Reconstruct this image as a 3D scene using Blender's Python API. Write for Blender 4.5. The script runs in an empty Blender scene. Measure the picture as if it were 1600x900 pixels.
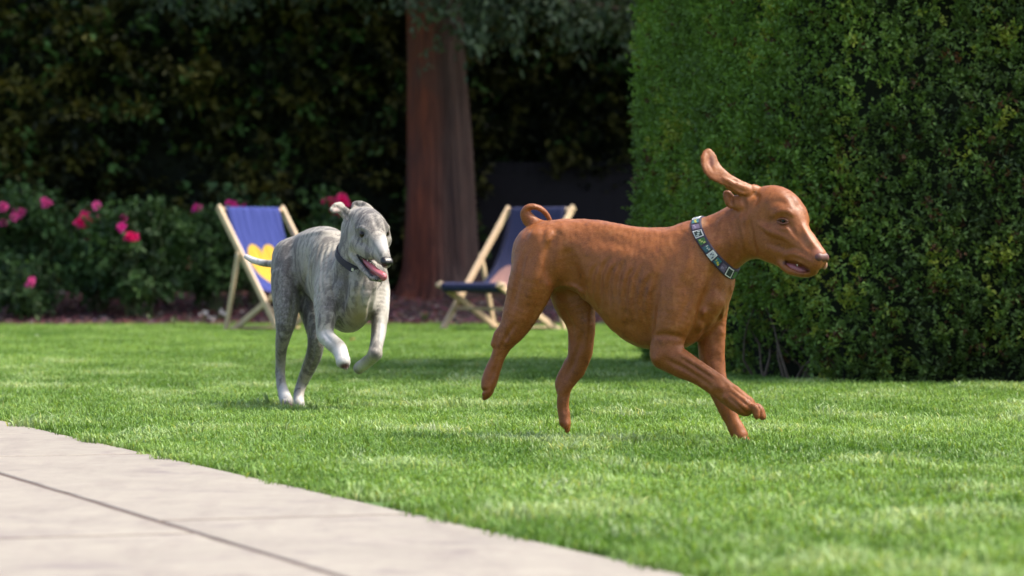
import bpy, bmesh, math, random
import numpy as np
from mathutils import Vector, Matrix, noise
from mathutils.bvhtree import BVHTree

R = math.radians
rng = np.random.default_rng(7)
random.seed(7)
scn = bpy.context.scene
COL = scn.collection

# ------------------------------------------------------------------ camera, sky, sun, exposure
CAM_H = 0.463
FPX = 5333.0            # focal length in pixels of a 1600 wide frame (120 mm lens)
HZ = 413.0              # row of the horizon
cd = bpy.data.cameras.new('camera')
cam = bpy.data.objects.new('camera', cd)
COL.objects.link(cam)
cam.location = (0, 0, CAM_H)
cam.rotation_euler = (R(90) - math.atan((450 - HZ) / FPX), 0, 0)
cd.sensor_width = 36
cd.lens = FPX / 1600 * 36
cd.clip_start = 0.1
cd.clip_end = 1000
cd.dof.use_dof = True
cd.dof.focus_distance = 9.35
cd.dof.aperture_fstop = 5.6
scn.camera = cam

SUN_EL, SUN_AZ = R(57), R(90)       # azimuth measured from +Y towards +X
w = bpy.data.worlds.new('World')
scn.world = w
w.use_nodes = True
nt = w.node_tree
bg = nt.nodes['Background']
sky = nt.nodes.new('ShaderNodeTexSky')
sky.sky_type = 'NISHITA'
sky.sun_disc = False
sky.sun_elevation = SUN_EL
sky.sun_rotation = SUN_AZ
sky.air_density = 1.0
sky.dust_density = 4.0
sky.ozone_density = 0.4
nt.links.new(sky.outputs[0], bg.inputs[0])
bg.inputs[1].default_value = 0.15
sl = bpy.data.lights.new('sun', 'SUN')
sl.energy = 2.6
sl.angle = R(7)
sl.color = (1.0, 0.93, 0.82)
so = bpy.data.objects.new('sun', sl)
COL.objects.link(so)
sd = Vector((math.sin(SUN_AZ) * math.cos(SUN_EL), math.cos(SUN_AZ) * math.cos(SUN_EL), math.sin(SUN_EL)))
so.rotation_euler = sd.to_track_quat('Z', 'Y').to_euler()
so.location = (4, 10, 9)
vs = scn.view_settings
vs.view_transform = 'Standard'
vs.look = 'None'
vs.exposure = 1.12
vs.gamma = 1.0
vs.use_curve_mapping = False
try:
    scn.cycles.use_denoising = True
    scn.cycles.max_bounces = 8
except Exception:
    pass


# ------------------------------------------------------------------ helpers
def Pt(px, py, D):
    """world point that lies at distance D along the view axis through photo pixel px, py"""
    return np.array(((px - 800) / FPX * D, D, CAM_H - (py - HZ) / FPX * D))


def tag(o, label=None, cat=None, group=None, kind=None):
    if label: o['label'] = label
    if cat: o['category'] = cat
    if group: o['group'] = group
    if kind: o['kind'] = kind
    return o


def link(o, parent=None):
    COL.objects.link(o)
    if parent is not None:
        o.parent = parent
    return o


def empty(name, loc, rz=0.0):
    o = bpy.data.objects.new(name, None)
    o.empty_display_size = 0.1
    o.location = loc
    o.rotation_euler = (0, 0, rz)
    return link(o)


def mesh_np(name, V, F, mat=None, parent=None, smooth=False, col=None, attrs=None, do_link=True):
    """V (n,3); F an (m,k) array or a list of such arrays"""
    me = bpy.data.meshes.new(name)
    V = np.asarray(V, dtype=np.float32)
    if not isinstance(F, (list, tuple)):
        F = [F]
    elif len(F) and isinstance(F[0], tuple):
        F = [np.array(F)]
    F = [np.asarray(f, dtype=np.int32) for f in F if len(f)]
    me.vertices.add(len(V))
    me.vertices.foreach_set('co', V.ravel())
    if F:
        loops = np.concatenate([f.ravel() for f in F])
        tot = np.concatenate([np.full(len(f), f.shape[1], np.int32) for f in F])
        start = np.concatenate([[0], np.cumsum(tot)[:-1]]).astype(np.int32)
        me.loops.add(len(loops))
        me.loops.foreach_set('vertex_index', loops)
        me.polygons.add(len(tot))
        me.polygons.foreach_set('loop_start', start)
        me.polygons.foreach_set('loop_total', tot)
        me.polygons.foreach_set('use_smooth', np.full(len(tot), smooth))
    me.update(calc_edges=True)
    if col is not None:
        a = me.attributes.new('col', 'FLOAT_COLOR', 'POINT')
        c = np.ones((len(V), 4), np.float32)
        c[:, :col.shape[1]] = col
        a.data.foreach_set('color', c.ravel())
    for k, v in (attrs or {}).items():
        v = np.asarray(v)
        if v.dtype.kind == 'i':
            a = me.attributes.new(k, 'INT', 'POINT'); a.data.foreach_set('value', v.astype(np.int32))
        elif v.ndim == 2:
            a = me.attributes.new(k, 'FLOAT_VECTOR', 'POINT'); a.data.foreach_set('vector', v.astype(np.float32).ravel())
        else:
            a = me.attributes.new(k, 'FLOAT', 'POINT'); a.data.foreach_set('value', v.astype(np.float32))
    if mat: me.materials.append(mat)
    o = bpy.data.objects.new(name, me)
    if do_link: link(o, parent)
    return o


class MB:
    """collects simple solids into ONE mesh"""
    def __init__(s): s.v, s.f = [], []
    def add(s, V, F):
        n = len(s.v); s.v += [tuple(p) for p in V]; s.f += [tuple(i + n for i in f) for f in F]
    def box(s, lo, hi, b=0.0, jit=0.0):
        x0, y0, z0 = lo; x1, y1, z1 = hi
        if b <= 0:
            V = [(x, y, z) for z in (z0, z1) for y in (y0, y1) for x in (x0, x1)]
            F = [(0, 2, 3, 1), (4, 5, 7, 6), (0, 1, 5, 4), (2, 6, 7, 3), (0, 4, 6, 2), (1, 3, 7, 5)]
        else:
            V = []
            for z, i in ((z0, 0), (z1 - b, 0), (z1, b)):
                V += [(x0 + i, y0 + i, z), (x1 - i, y0 + i, z), (x1 - i, y1 - i, z), (x0 + i, y1 - i, z)]
            F = [(3, 2, 1, 0), (8, 9, 10, 11)]
            for r in (0, 4):
                for k in range(4):
                    F.append((r + k, r + (k + 1) % 4, r + 4 + (k + 1) % 4, r + 4 + k))
        s.add(V, F)
    def bar(s, a, b, wx, wy, side, bev=0.2):
        """rectangular bar with bevelled edges from a to b; side = direction of the width wx"""
        a, b, side = Vector(a), Vector(b), Vector(side)
        d = (b - a).normalized(); side = (side - d * side.dot(d)).normalized(); up = d.cross(side)
        e = min(wx, wy) * bev
        prof = [(-wx/2+e, -wy/2), (wx/2-e, -wy/2), (wx/2, -wy/2+e), (wx/2, wy/2-e), (wx/2-e, wy/2), (-wx/2+e, wy/2), (-wx/2, wy/2-e), (-wx/2, -wy/2+e)]
        V = [p + side*x + up*y for p in (a, b) for x, y in prof]
        F = [(i, (i+1) % 8, 8+(i+1) % 8, 8+i) for i in range(8)] + [tuple(range(7, -1, -1)), tuple(range(8, 16))]
        s.add(V, F)
    def tube(s, pts, rad, n=8, cap=True):
        pts = [Vector(p) for p in pts]
        if not hasattr(rad, '__len__'): rad = [rad] * len(pts)
        V, F = [], []
        ref = Vector((0, 0, 1))
        d0 = (pts[1] - pts[0]).normalized()
        if abs(d0.dot(ref)) > 0.9: ref = Vector((1, 0, 0))
        a = d0.cross(ref).normalized()
        for i, p in enumerate(pts):
            d = (pts[min(i+1, len(pts)-1)] - pts[max(i-1, 0)]).normalized()
            a = (a - d * a.dot(d)).normalized(); b = d.cross(a)
            for k in range(n):
                t = 2*math.pi*k/n
                V.append(p + a*math.cos(t)*rad[i] + b*math.sin(t)*rad[i])
        for i in range(len(pts)-1):
            for k in range(n):
                F.append((i*n+k, i*n+(k+1) % n, (i+1)*n+(k+1) % n, (i+1)*n+k))
        if cap:
            F.append(tuple(range(n-1, -1, -1))); F.append(tuple((len(pts)-1)*n + k for k in range(n)))
        s.add(V, F)
    def build(s, name, mat, parent=None, smooth=False, do_link=True):
        me = bpy.data.meshes.new(name)
        me.from_pydata([tuple(v) for v in s.v], [], s.f)
        me.update()
        if mat: me.materials.append(mat)
        if smooth: me.polygons.foreach_set('use_smooth', [True] * len(me.polygons))
        o = bpy.data.objects.new(name, me)
        if do_link: link(o, parent)
        return o


# ------------------------------------------------------------------ materials
class N:
    """small node-tree helper"""
    def __init__(s, name):
        s.m = bpy.data.materials.new(name); s.m.use_nodes = True
        s.t = s.m.node_tree; s.t.nodes.clear()
        s.out = s.t.nodes.new('ShaderNodeOutputMaterial')
    def n(s, typ, **kw):
        nd = s.t.nodes.new('ShaderNode' + typ)
        for k, v in kw.items():
            if k.startswith('i_'):
                key = k[2:].replace('_', ' ')
                key = int(key) if key.isdigit() else key
                sock = nd.inputs[key]
                if isinstance(v, bpy.types.NodeSocket): s.t.links.new(v, sock)
                else:
                    if hasattr(sock.default_value, '__len__') and len(sock.default_value) == 4 and len(v) == 3: v = (*v, 1)
                    sock.default_value = v
            else: setattr(nd, k, v)
        return nd
    def noise(s, vec, scale, detail=3, rough=0.6, dist=0.0):
        return s.n('TexNoise', i_Vector=vec, i_Scale=scale, i_Detail=detail, i_Roughness=rough, i_Distortion=dist).outputs['Fac']
    def map(s, v, a, b, c=0.0, d=1.0, smooth=False):
        return s.n('MapRange', interpolation_type='SMOOTHSTEP' if smooth else 'LINEAR', i_0=v, i_1=a, i_2=b, i_3=c, i_4=d).outputs[0]
    def mix(s, f, a, b, mode='MIX'):
        nd = s.t.nodes.new('ShaderNodeMix'); nd.data_type = 'RGBA'; nd.blend_type = mode
        for sock, v in ((nd.inputs[0], f), (nd.inputs[6], a), (nd.inputs[7], b)):
            if isinstance(v, bpy.types.NodeSocket): s.t.links.new(v, sock)
            else: sock.default_value = v if not hasattr(v, '__len__') else ((*v, 1) if len(v) == 3 else v)
        return nd.outputs[2]
    def math(s, op, a, b=0.0):
        nd = s.n('Math', operation=op)
        for i, v in enumerate((a, b)):
            if isinstance(v, bpy.types.NodeSocket): s.t.links.new(v, nd.inputs[i])
            else: nd.inputs[i].default_value = v
        return nd.outputs[0]
    def obj(s, scale=(1, 1, 1), rot=(0, 0, 0)):
        tc = s.n('TexCoord')
        mp = s.n('Mapping', i_Vector=tc.outputs['Object'], i_Scale=scale, i_Rotation=rot)
        return mp.outputs[0]
    def attr(s, name, typ='GEOMETRY'):
        return s.n('Attribute', attribute_name=name, attribute_type=typ)
    def bump(s, h, strength, dist, normal=None):
        nd = s.n('Bump', i_Height=h, i_Strength=strength, i_Distance=dist)
        if normal is not None: s.t.links.new(normal, nd.inputs['Normal'])
        return nd.outputs[0]
    def done(s, sh):
        s.t.links.new(sh, s.out.inputs[0]); return s.m
    def bsdf(s, col, rough=0.6, normal=None, **kw):
        nd = s.n('BsdfPrincipled', i_Base_Color=col, i_Roughness=rough, **kw)
        if normal is not None: s.t.links.new(normal, nd.inputs['Normal'])
        return nd.outputs[0]


def mat_leaf(name, rough=0.45, trans=0.3, spec=0.5):
    m = N(name)
    c = m.attr('col').outputs['Color']
    b = m.bsdf(c, rough, i_Specular_IOR_Level=spec)
    t = m.n('BsdfTranslucent', i_Color=m.mix(0.5, c, m.mix(1.0, c, (1.6, 1.5, 0.5), 'MULTIPLY'))).outputs[0]
    return m.done(m.n('MixShader', i_0=trans, i_1=b, i_2=t).outputs[0])


def mat_plain(name, col, rough=0.6, scale=40, var=0.25, bump=0.3, dist=0.002, **kw):
    m = N(name)
    f = m.noise(m.obj(), scale)
    c = m.mix(m.map(f, 0.3, 0.7), tuple(x*(1-var) for x in col), tuple(min(1, x*(1+var)) for x in col))
    return m.done(m.bsdf(c, rough, m.bump(f, bump, dist), **kw))


# ------------------------------------------------------------------ ground, lawn, patio, bed
def mat_lawn():
    m = N('lawn')
    v = m.obj()
    a = m.noise(v, 1.3, 4); b = m.noise(v, 30, 4)
    c = m.mix(m.map(a, 0.35, 0.65), (0.05, 0.11, 0.015), (0.08, 0.17, 0.025))
    c = m.mix(m.map(b, 0.4, 0.7), c, (0.11, 0.20, 0.04))
    return m.done(m.bsdf(c, 0.8, m.bump(b, 0.6, 0.01)))


lawn = mesh_np('lawn', [(-300, -60, 0), (300, -60, 0), (300, 500, 0), (-300, 500, 0)], [(0, 1, 2, 3)], mat_lawn())
tag(lawn, kind='structure')

# patio: edge line runs through E0 in direction ED (away and to the left)
E0 = np.array((-1.5, 10.0)); ED = np.array((-0.3525, 1.0)); ED /= np.linalg.norm(ED)
EN = np.array((-ED[1], ED[0]))          # towards the patio


def patio_xy(a, b):
    """a metres along the edge from E0 (away = +), b metres into the patio"""
    return E0 + ED * a + EN * b


def mat_stone():
    m = N('patio_stone')
    v = m.obj()
    rnd = m.n('ObjectInfo').outputs['Random']
    vo = m.n('VectorMath', operation='ADD')
    m.t.links.new(v, vo.inputs[0])
    cmb = m.n('CombineXYZ', i_X=m.math('MULTIPLY', rnd, 30.0), i_Y=m.math('MULTIPLY', rnd, 17.0))
    m.t.links.new(cmb.outputs[0], vo.inputs[1])
    v2 = vo.outputs[0]
    a = m.noise(v2, 2.2, 5, 0.65, 1.2); b = m.noise(v2, 22, 5); g = m.noise(v2, 240, 2)
    c = m.mix(m.map(a, 0.3, 0.72), (0.225, 0.205, 0.172), (0.315, 0.29, 0.238))
    c = m.mix(m.map(b, 0.35, 0.8, 0, 0.7), c, (0.19, 0.16, 0.15))
    c = m.mix(m.map(g, 0.3, 0.7, 0, 0.35), c, (0.36, 0.315, 0.25))
    st = m.noise(v2, 5.5, 5, 0.7, 0.4)
    c = m.mix(m.map(st, 0.52, 0.72, 0, 0.75, True), c, (0.16, 0.13, 0.13))
    h = m.math('ADD', m.math('MULTIPLY', b, 0.8), m.math('MULTIPLY', g, 0.35))
    sp_ = m.noise(v2, 90, 4, .75)
    c = m.mix(m.map(sp_, .58, .75, 0, .55), c, (.13, .105, .095))
    str_ = m.noise(m.n('Mapping', i_Vector=v2, i_Rotation=(0, 0, R(20)), i_Scale=(9, 1.6, 1)).outputs[0], 1.4, 5, .65)
    c = m.mix(m.map(str_, .5, .72, 0, .45), c, (.17, .14, .125))
    return m.done(m.bsdf(c, 0.75, m.bump(h, 0.5, 0.006)))


patio = empty('patio', (*patio_xy(-4, 0.25), 0))
tag(patio, kind='structure')
STONE = mat_stone()
MORTAR = mat_plain('joint_sand', (0.085, 0.060, 0.048), 0.95, 60)
pb = patio.location


def slab(a0, a1, b0, b1, z=0.008):
    g = 0.006; ga = 0.015
    a0 += ga; a1 -= ga; b0 += g; b1 -= g
    ns = max(2, int((a1-a0)/0.12)); rs = random.Random(int(a0*100+b0*10))
    ring = []
    ne = max(2, int((b1-b0)/0.12))
    for i in range(ns): ring.append((a0+(a1-a0)*i/ns, b0))
    for i in range(ne): ring.append((a1, b0+(b1-b0)*i/ne))
    for i in range(ns): ring.append((a1-(a1-a0)*i/ns, b1))
    for i in range(ne): ring.append((a0, b1-(b1-b0)*i/ne))
    ca, cb = (a0+a1)/2, (b0+b1)/2
    V, F = [], []
    n = len(ring)
    jit = [rs.uniform(-.0025, .0025) for _ in ring]
    for inset, zz in ((0, -0.04), (0, z-0.004), (0.003, z-0.001), (0.008, z)):
        for (a, b), j in zip(ring, jit):
            s_ = inset + j
            aa = a - math.copysign(s_, a-ca) if abs(a-ca) > (a1-a0)/2-1e-6 else a
            bb = b - math.copysign(s_, b-cb) if abs(b-cb) > (b1-b0)/2-1e-6 else b
            x, y = patio_xy(aa, bb)
            V.append((x-pb.x, y-pb.y, zz))
    for r in range(3):
        for k in range(n): F.append((r*n+k, r*n+(k+1) % n, (r+1)*n+(k+1) % n, (r+1)*n+k))
    F.append(tuple(range(3*n, 4*n)))
    me = bpy.data.meshes.new('slab'); me.from_pydata(V, [], F); me.update(); me.materials.append(STONE)
    link(bpy.data.objects.new('slab', me), patio)


# a joint crosses the edge strip at photo (240,820)
jb = np.array(((240-800)/FPX*(CAM_H*FPX/(820-HZ)), CAM_H*FPX/(820-HZ)))
AJ = float((jb - E0) @ ED)
SW = float((np.array(((0-800)/FPX*(CAM_H*FPX/(745-HZ)), CAM_H*FPX/(745-HZ))) - E0) @ EN)
for k in range(-2, 3):
    slab(AJ + 2.1*k, AJ + 2.1*(k+1), 0.0, SW)
for k in range(-1, 3):
    slab(AJ - 3.2 + 2.9*k, AJ - 3.2 + 2.9*(k+1), SW, SW + 1.5)
    slab(AJ - 4.3 + 2.9*k, AJ - 4.3 + 2.9*(k+1), SW+1.5, SW + 3.0)
q = [patio_xy(a, b) for a, b in ((AJ-6, 0.004), (AJ+7, 0.004), (AJ+7, 4), (AJ-6, 4))]
mesh_np('joint_bed', [(x-pb.x, y-pb.y, 0.0060) for x, y in q], [(3, 2, 1, 0)], MORTAR, patio)


# ---- flower bed at the back of the lawn
BED0 = 25.3


def bed_z(x, y):
    t = np.clip((y-BED0)/3.2, 0, 1)
    return 0.004 + 0.20*t*t*(3-2*t)


xs = np.linspace(-9, 5, 57); ys = np.linspace(BED0-0.1, 32.5, 26)
V = []
for j, y in enumerate(ys):
    for i, x in enumerate(xs):
        V.append((x, y + (0.12*math.sin(x*1.7)+0.06*math.sin(x*5.1) if j == 0 else 0), bed_z(x, y) + (0.03*noise.noise((x*2, y*2, 0)) if j > 0 else -0.003)))
nx = len(xs)
F = [(j*nx+i, j*nx+i+1, (j+1)*nx+i+1, (j+1)*nx+i) for j in range(len(ys)-1) for i in range(nx-1)]
bed = mesh_np('flower_bed', V, F, mat_plain('soil', (0.055, 0.028, 0.026), 0.95, 25, 0.4, 0.8, 0.02), smooth=True)
tag(bed, kind='structure')
n = 9000
px_ = rng.uniform(-6, 2.2, n); py_ = BED0 + rng.power(0.8, n)*4.0
pz_ = bed_z(px_, py_) + rng.uniform(0.0, 0.02, n)
L_ = rng.uniform(0.02, 0.06, n); W_ = L_*rng.uniform(.3, .6, n); a_ = rng.uniform(0, 6.28, n); tl = rng.uniform(-.5, .5, n)
V = np.zeros((n, 4, 3)); ca, sa = np.cos(a_), np.sin(a_)
for k, (u, v_) in enumerate(((-1, -1), (1, -1), (1, 1), (-1, 1))):
    lx = u*L_/2; ly = v_*W_/2
    V[:, k, 0] = px_ + lx*ca - ly*sa; V[:, k, 1] = py_ + lx*sa + ly*ca; V[:, k, 2] = pz_ + 0.006 + lx*np.sin(tl)
c = np.stack([rng.uniform(.08, .2, n), rng.uniform(.035, .08, n), rng.uniform(.035, .075, n)], 1)
c[rng.random(n) < .06] = (.33, .27, .24)
V2 = np.concatenate([V, V - np.array((0, 0, 0.006))], 1).reshape(-1, 3)
base = np.arange(n)[:, None]*8
Fq = np.concatenate([base + np.array(f) for f in ((0, 1, 2, 3), (0, 4, 5, 1), (1, 5, 6, 2), (2, 6, 7, 3), (3, 7, 4, 0))])
mm = N('bark_chip'); MCHIP = mm.done(mm.bsdf(mm.attr('col').outputs['Color'], 0.9))
tag(mesh_np('bark_mulch', V2, Fq, MCHIP, col=np.repeat(c, 8, 0)), 'reddish bark chips spread over the flower bed behind the lawn', 'mulch', kind='stuff')


# ------------------------------------------------------------------ leaves
def leaves(P, Dr, Nr, Ln, Wd, fold=0.25):
    """folded diamond leaves; all arrays (n,3) / (n,)"""
    Dr = Dr/np.linalg.norm(Dr, axis=1, keepdims=True)
    S = np.cross(Dr, Nr); S /= np.linalg.norm(S, axis=1, keepdims=True)+1e-9
    U = np.cross(S, Dr)
    L = Ln[:, None]; W = Wd[:, None]
    n = len(P)
    V = np.stack([P, P + Dr*L*.33 + S*W*.5 + U*W*fold, P + Dr*L*.72 + S*W*.42 + U*W*fold, P + Dr*L,
                  P + Dr*L*.72 - S*W*.42 + U*W*fold, P + Dr*L*.33 - S*W*.5 + U*W*fold], 1).reshape(-1, 3)
    b = np.arange(n)[:, None]*6
    F = np.concatenate([b + np.array((0, 1, 2, 3)), b + np.array((0, 3, 4, 5))])
    return V, F


def rnd_dir(n, r=rng):
    v = r.normal(size=(n, 3)); return v/np.linalg.norm(v, axis=1, keepdims=True)


def leaf_cloud(C, out, spread, nl, ln, wd, cols, r=rng, droop=0.0, jit=0.8, fold=.25):
    """nl leaves around each sprig centre C (k,3) with outward dirs out (k,3); cols (k,3)"""
    k = len(C)
    Cc = np.repeat(C, nl, 0); O = np.repeat(out, nl, 0)
    t = r.random(len(Cc))[:, None]
    P = Cc + rnd_dir(len(Cc), r)*spread*0.5*r.random((len(Cc), 1)) + O*spread*t
    Dr = O*0.55 + rnd_dir(len(Cc), r)*jit + np.array((0, 0, -droop))
    Nr = rnd_dir(len(Cc), r)*0.6 + np.array((0, 0, 1.0)) + O*0.5
    L = ln*r.uniform(.7, 1.3, len(Cc)); W = wd*r.uniform(.7, 1.3, len(Cc))
    V, F = leaves(P, Dr, Nr, L, W, fold)
    cc = np.repeat(cols, nl, 0)*r.uniform(.75, 1.3, (len(Cc), 1))
    return V, F, np.repeat(cc, 6, 0)


def fbm(P, s, seed=0.0):
    return np.array([noise.fractal((x*s+seed, y*s, z*s), 1.0, 2.0, 3) for x, y, z in P])


ML = mat_leaf('small_leaf', 0.55, 0.32, 0.35)
MLD = mat_leaf('dark_leaf', 0.55, 0.2, 0.3)
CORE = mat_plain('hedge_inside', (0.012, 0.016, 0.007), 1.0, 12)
TWIG = mat_plain('twig', (0.12, 0.085, 0.06), 0.9, 60)


# ---- clipped hedge on the right: plan path of its visible faces
def hedge_right():
    root = empty('clipped_hedge', (2.4, 14.3, 0))
    tag(root, 'tall clipped green hedge with small leaves filling the right side behind the brown dog', 'hedge')
    path = np.array([(1.2, 16.2), (0.66, 15.9), (0.575, 15.5), (0.74, 14.5), (0.93, 13.45), (1.0, 13.12), (1.12, 12.95), (1.35, 12.86), (2.2, 12.78), (3.4, 12.7), (4.6, 12.6), (6.0, 12.5), (6.1, 16.3)])
    seg = np.linalg.norm(np.diff(path, axis=0), axis=1); cum = np.concatenate([[0], np.cumsum(seg)])
    H = 2.55

    def nrm(s):
        e = 0.06
        tx = np.interp(s+e, cum, path[:, 0])-np.interp(s-e, cum, path[:, 0]); ty = np.interp(s+e, cum, path[:, 1])-np.interp(s-e, cum, path[:, 1])
        l = np.hypot(tx, ty)+1e-9
        return np.stack([ty/l, -tx/l, np.zeros_like(l)], 1)
    # sampling: dense where seen
    k = 26000
    s_vis0, s_vis1 = cum[1]-0.1, cum[8]+0.8
    s = np.concatenate([rng.uniform(s_vis0, s_vis1, int(k*.86)), rng.uniform(0, cum[-1], k-int(k*.86))])
    z = rng.random(len(s))**0.95*H
    x = np.interp(s, cum, path[:, 0]); y = np.interp(s, cum, path[:, 1])
    nn = nrm(s)
    nn = nn*np.sign((nn[:, :1]*(x-3)[:, None] + nn[:, 1:2]*(y-14.6)[:, None]))
    P = np.stack([x, y, z], 1)
    bmp = fbm(P, 1.6, 3.1); fine = fbm(P, 7.0, 9.4)
    cpx = 800 + P[:, 0]/P[:, 1]*FPX
    # hollow with bare twigs at the foot of the corner
    hol = np.exp(-((s-cum[4]-0.12)/0.33)**2)*np.clip(1-z/0.42, 0, 1)
    disp = (0.055*bmp + 0.05*fine)*(1-.65*(s < cum[4])) - 0.05*np.clip(1-z/0.12, 0, 1) - 0.35*hol - 0.10*rng.random(len(s))**2.0
    P = P + nn*disp[:, None]
    keep = rng.random(len(s)) > 0.75*np.clip(hol*1.8, 0, 1)
    P, nn, bmp, fine, s, z, hol = P[keep], nn[keep], bmp[keep], fine[keep], s[keep], z[keep], hol[keep]
    kk = len(P); cpx_ = 800 + P[:, 0]/P[:, 1]*FPX
    fresh = fbm(P, 2.3, 21.0); fr2 = fbm(P, 9, 40.0)
    left = 1/(1+np.exp((s-cum[7])/0.35))            # left face leaves coloured brighter, standing in for the light on it
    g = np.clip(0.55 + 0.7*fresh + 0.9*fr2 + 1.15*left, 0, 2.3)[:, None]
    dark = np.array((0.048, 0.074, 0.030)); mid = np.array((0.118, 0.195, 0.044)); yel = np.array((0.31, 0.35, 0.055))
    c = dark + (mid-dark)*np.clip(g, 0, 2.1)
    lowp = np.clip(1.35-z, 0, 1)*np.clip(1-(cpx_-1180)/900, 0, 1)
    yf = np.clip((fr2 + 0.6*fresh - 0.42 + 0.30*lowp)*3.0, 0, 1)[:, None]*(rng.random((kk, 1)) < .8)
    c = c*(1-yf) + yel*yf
    br = (rng.random(kk) < 0.018*(1+2*(z < 1.0)))
    c[br] = np.array((0.10, 0.045, 0.02))
    up = np.array((0, 0, 1.0))
    out = nn*0.75 + up*0.45 + rnd_dir(kk)*0.55
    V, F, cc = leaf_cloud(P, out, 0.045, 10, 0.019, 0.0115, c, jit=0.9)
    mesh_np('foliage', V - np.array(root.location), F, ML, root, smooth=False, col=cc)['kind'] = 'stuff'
    # core
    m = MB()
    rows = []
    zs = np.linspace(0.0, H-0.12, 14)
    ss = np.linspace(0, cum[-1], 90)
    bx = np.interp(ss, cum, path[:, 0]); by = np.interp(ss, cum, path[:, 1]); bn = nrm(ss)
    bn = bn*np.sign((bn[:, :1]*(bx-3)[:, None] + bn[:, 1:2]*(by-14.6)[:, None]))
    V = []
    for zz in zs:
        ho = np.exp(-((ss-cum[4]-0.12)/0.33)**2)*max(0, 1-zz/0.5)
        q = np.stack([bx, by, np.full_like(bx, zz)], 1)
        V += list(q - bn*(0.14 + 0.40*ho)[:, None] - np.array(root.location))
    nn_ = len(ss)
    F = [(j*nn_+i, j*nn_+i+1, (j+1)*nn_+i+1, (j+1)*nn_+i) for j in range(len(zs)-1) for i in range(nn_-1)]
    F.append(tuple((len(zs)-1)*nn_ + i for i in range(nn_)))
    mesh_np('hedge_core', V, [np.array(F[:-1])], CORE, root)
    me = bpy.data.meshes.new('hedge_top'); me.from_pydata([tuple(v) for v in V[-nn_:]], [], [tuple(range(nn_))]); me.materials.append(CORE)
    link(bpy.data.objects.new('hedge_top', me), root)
    # bare twigs in the hollow and along the foot
    r_ = random.Random(5); tw = MB()
    for i in range(40):
        if i < 6:
            s0 = cum[4] + 0.12 + r_.gauss(0, .22)
        else: s0 = r_.uniform(cum[2], cum[9])
        x0 = np.interp(s0, cum, path[:, 0]); y0 = np.interp(s0, cum, path[:, 1]); n0 = nrm(np.array([s0]))[0]
        n0 = n0*np.sign(n0[0]*(x0-3)+n0[1]*(y0-14.6))
        b = Vector((x0, y0, 0.0)) - Vector(n0)*r_.uniform(.08, .35)
        pts = [b]
        d = Vector((r_.gauss(0, .35), r_.gauss(0, .3), 1))
        for j in range(4):
            d = d + Vector((r_.gauss(0, .4), r_.gauss(0, .4), 0)) + Vector(n0)*.12
            pts.append(pts[-1] + d.normalized()*r_.uniform(.06, .12))
        tw.tube([p-root.location for p in pts], [.007, .005, .004, .003, .0015], 5, False)
    tw.build('twigs', TWIG, root)['kind'] = 'stuff'


def hedge_back():
    root = empty('tall_hedge', (-2.2, 30.4, 0))
    tag(root, 'tall dark untrimmed hedge running across the back behind the blue deckchair', 'hedge')
    k = 9000
    x = rng.uniform(-7.5, -0.3, k); z = rng.uniform(0.15, 3.5, k)
    x2 = rng.uniform(-0.3, 3.0, 2600); z2 = rng.uniform(1.2, 3.5, 2600)
    x = np.concatenate([x, x2]); z = np.concatenate([z, z2]); k = len(x)
    P = np.stack([x, np.full(k, 29.9), z], 1)
    a = fbm(P*np.array((1, 1, 2.0)), 1.1, 5.0); b = fbm(P*np.array((1, 1, 2.2)), 3.6, 2.0)
    P[:, 1] -= 0.35*a + 0.25*b - 0.3*rng.random(k)
    P[x > -0.3, 1] += 0.25
    keep = (b + 0.5*a + 0.35*rng.normal(size=k)) > -0.12
    P, a, b = P[keep], a[keep], b[keep]; k = len(P)
    c0 = np.array((0.012, 0.018, 0.006)); c1 = np.array((0.115, 0.11, 0.02)); c2 = np.array((0.07, 0.14, 0.035))
    t = np.clip(0.15 + 1.7*b + rng.normal(size=k)*.22, 0, 1)[:, None]**1.3
    c = c0 + (c1-c0)*t
    gg = rng.random(k) < .12
    c[gg] = c2*1.3
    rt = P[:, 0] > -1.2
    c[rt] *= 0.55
    out = np.tile((0, -0.8, 0.0), (k, 1)) + rnd_dir(k)*np.array((1.0, .5, .35))
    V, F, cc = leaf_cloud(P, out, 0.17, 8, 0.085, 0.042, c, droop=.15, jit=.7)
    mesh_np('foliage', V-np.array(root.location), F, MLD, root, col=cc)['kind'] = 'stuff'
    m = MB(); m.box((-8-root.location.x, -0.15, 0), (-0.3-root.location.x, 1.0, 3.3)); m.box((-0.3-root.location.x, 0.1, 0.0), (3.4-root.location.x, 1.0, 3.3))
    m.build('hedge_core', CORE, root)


# ------------------------------------------------------------------ trees at the back
def mat_bark():
    m = N('red_bark')
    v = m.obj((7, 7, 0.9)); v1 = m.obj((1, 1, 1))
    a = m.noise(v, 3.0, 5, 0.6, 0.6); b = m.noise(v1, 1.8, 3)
    lf = m.map(m.math('ADD', m.n('SeparateXYZ', i_Vector=v1).outputs[0], m.math('MULTIPLY', a, .12)), -.05, .14, 1, 0)  # left side of the trunk painted redder and brighter, as if lit
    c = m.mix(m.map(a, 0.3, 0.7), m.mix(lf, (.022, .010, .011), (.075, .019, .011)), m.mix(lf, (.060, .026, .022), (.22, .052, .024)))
    c = m.mix(m.map(b, 0.45, 0.7, 0, .6), c, (0.055, 0.032, 0.032))
    return m.done(m.bsdf(c, 0.9, m.bump(a, 1.0, 0.03)))


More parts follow.
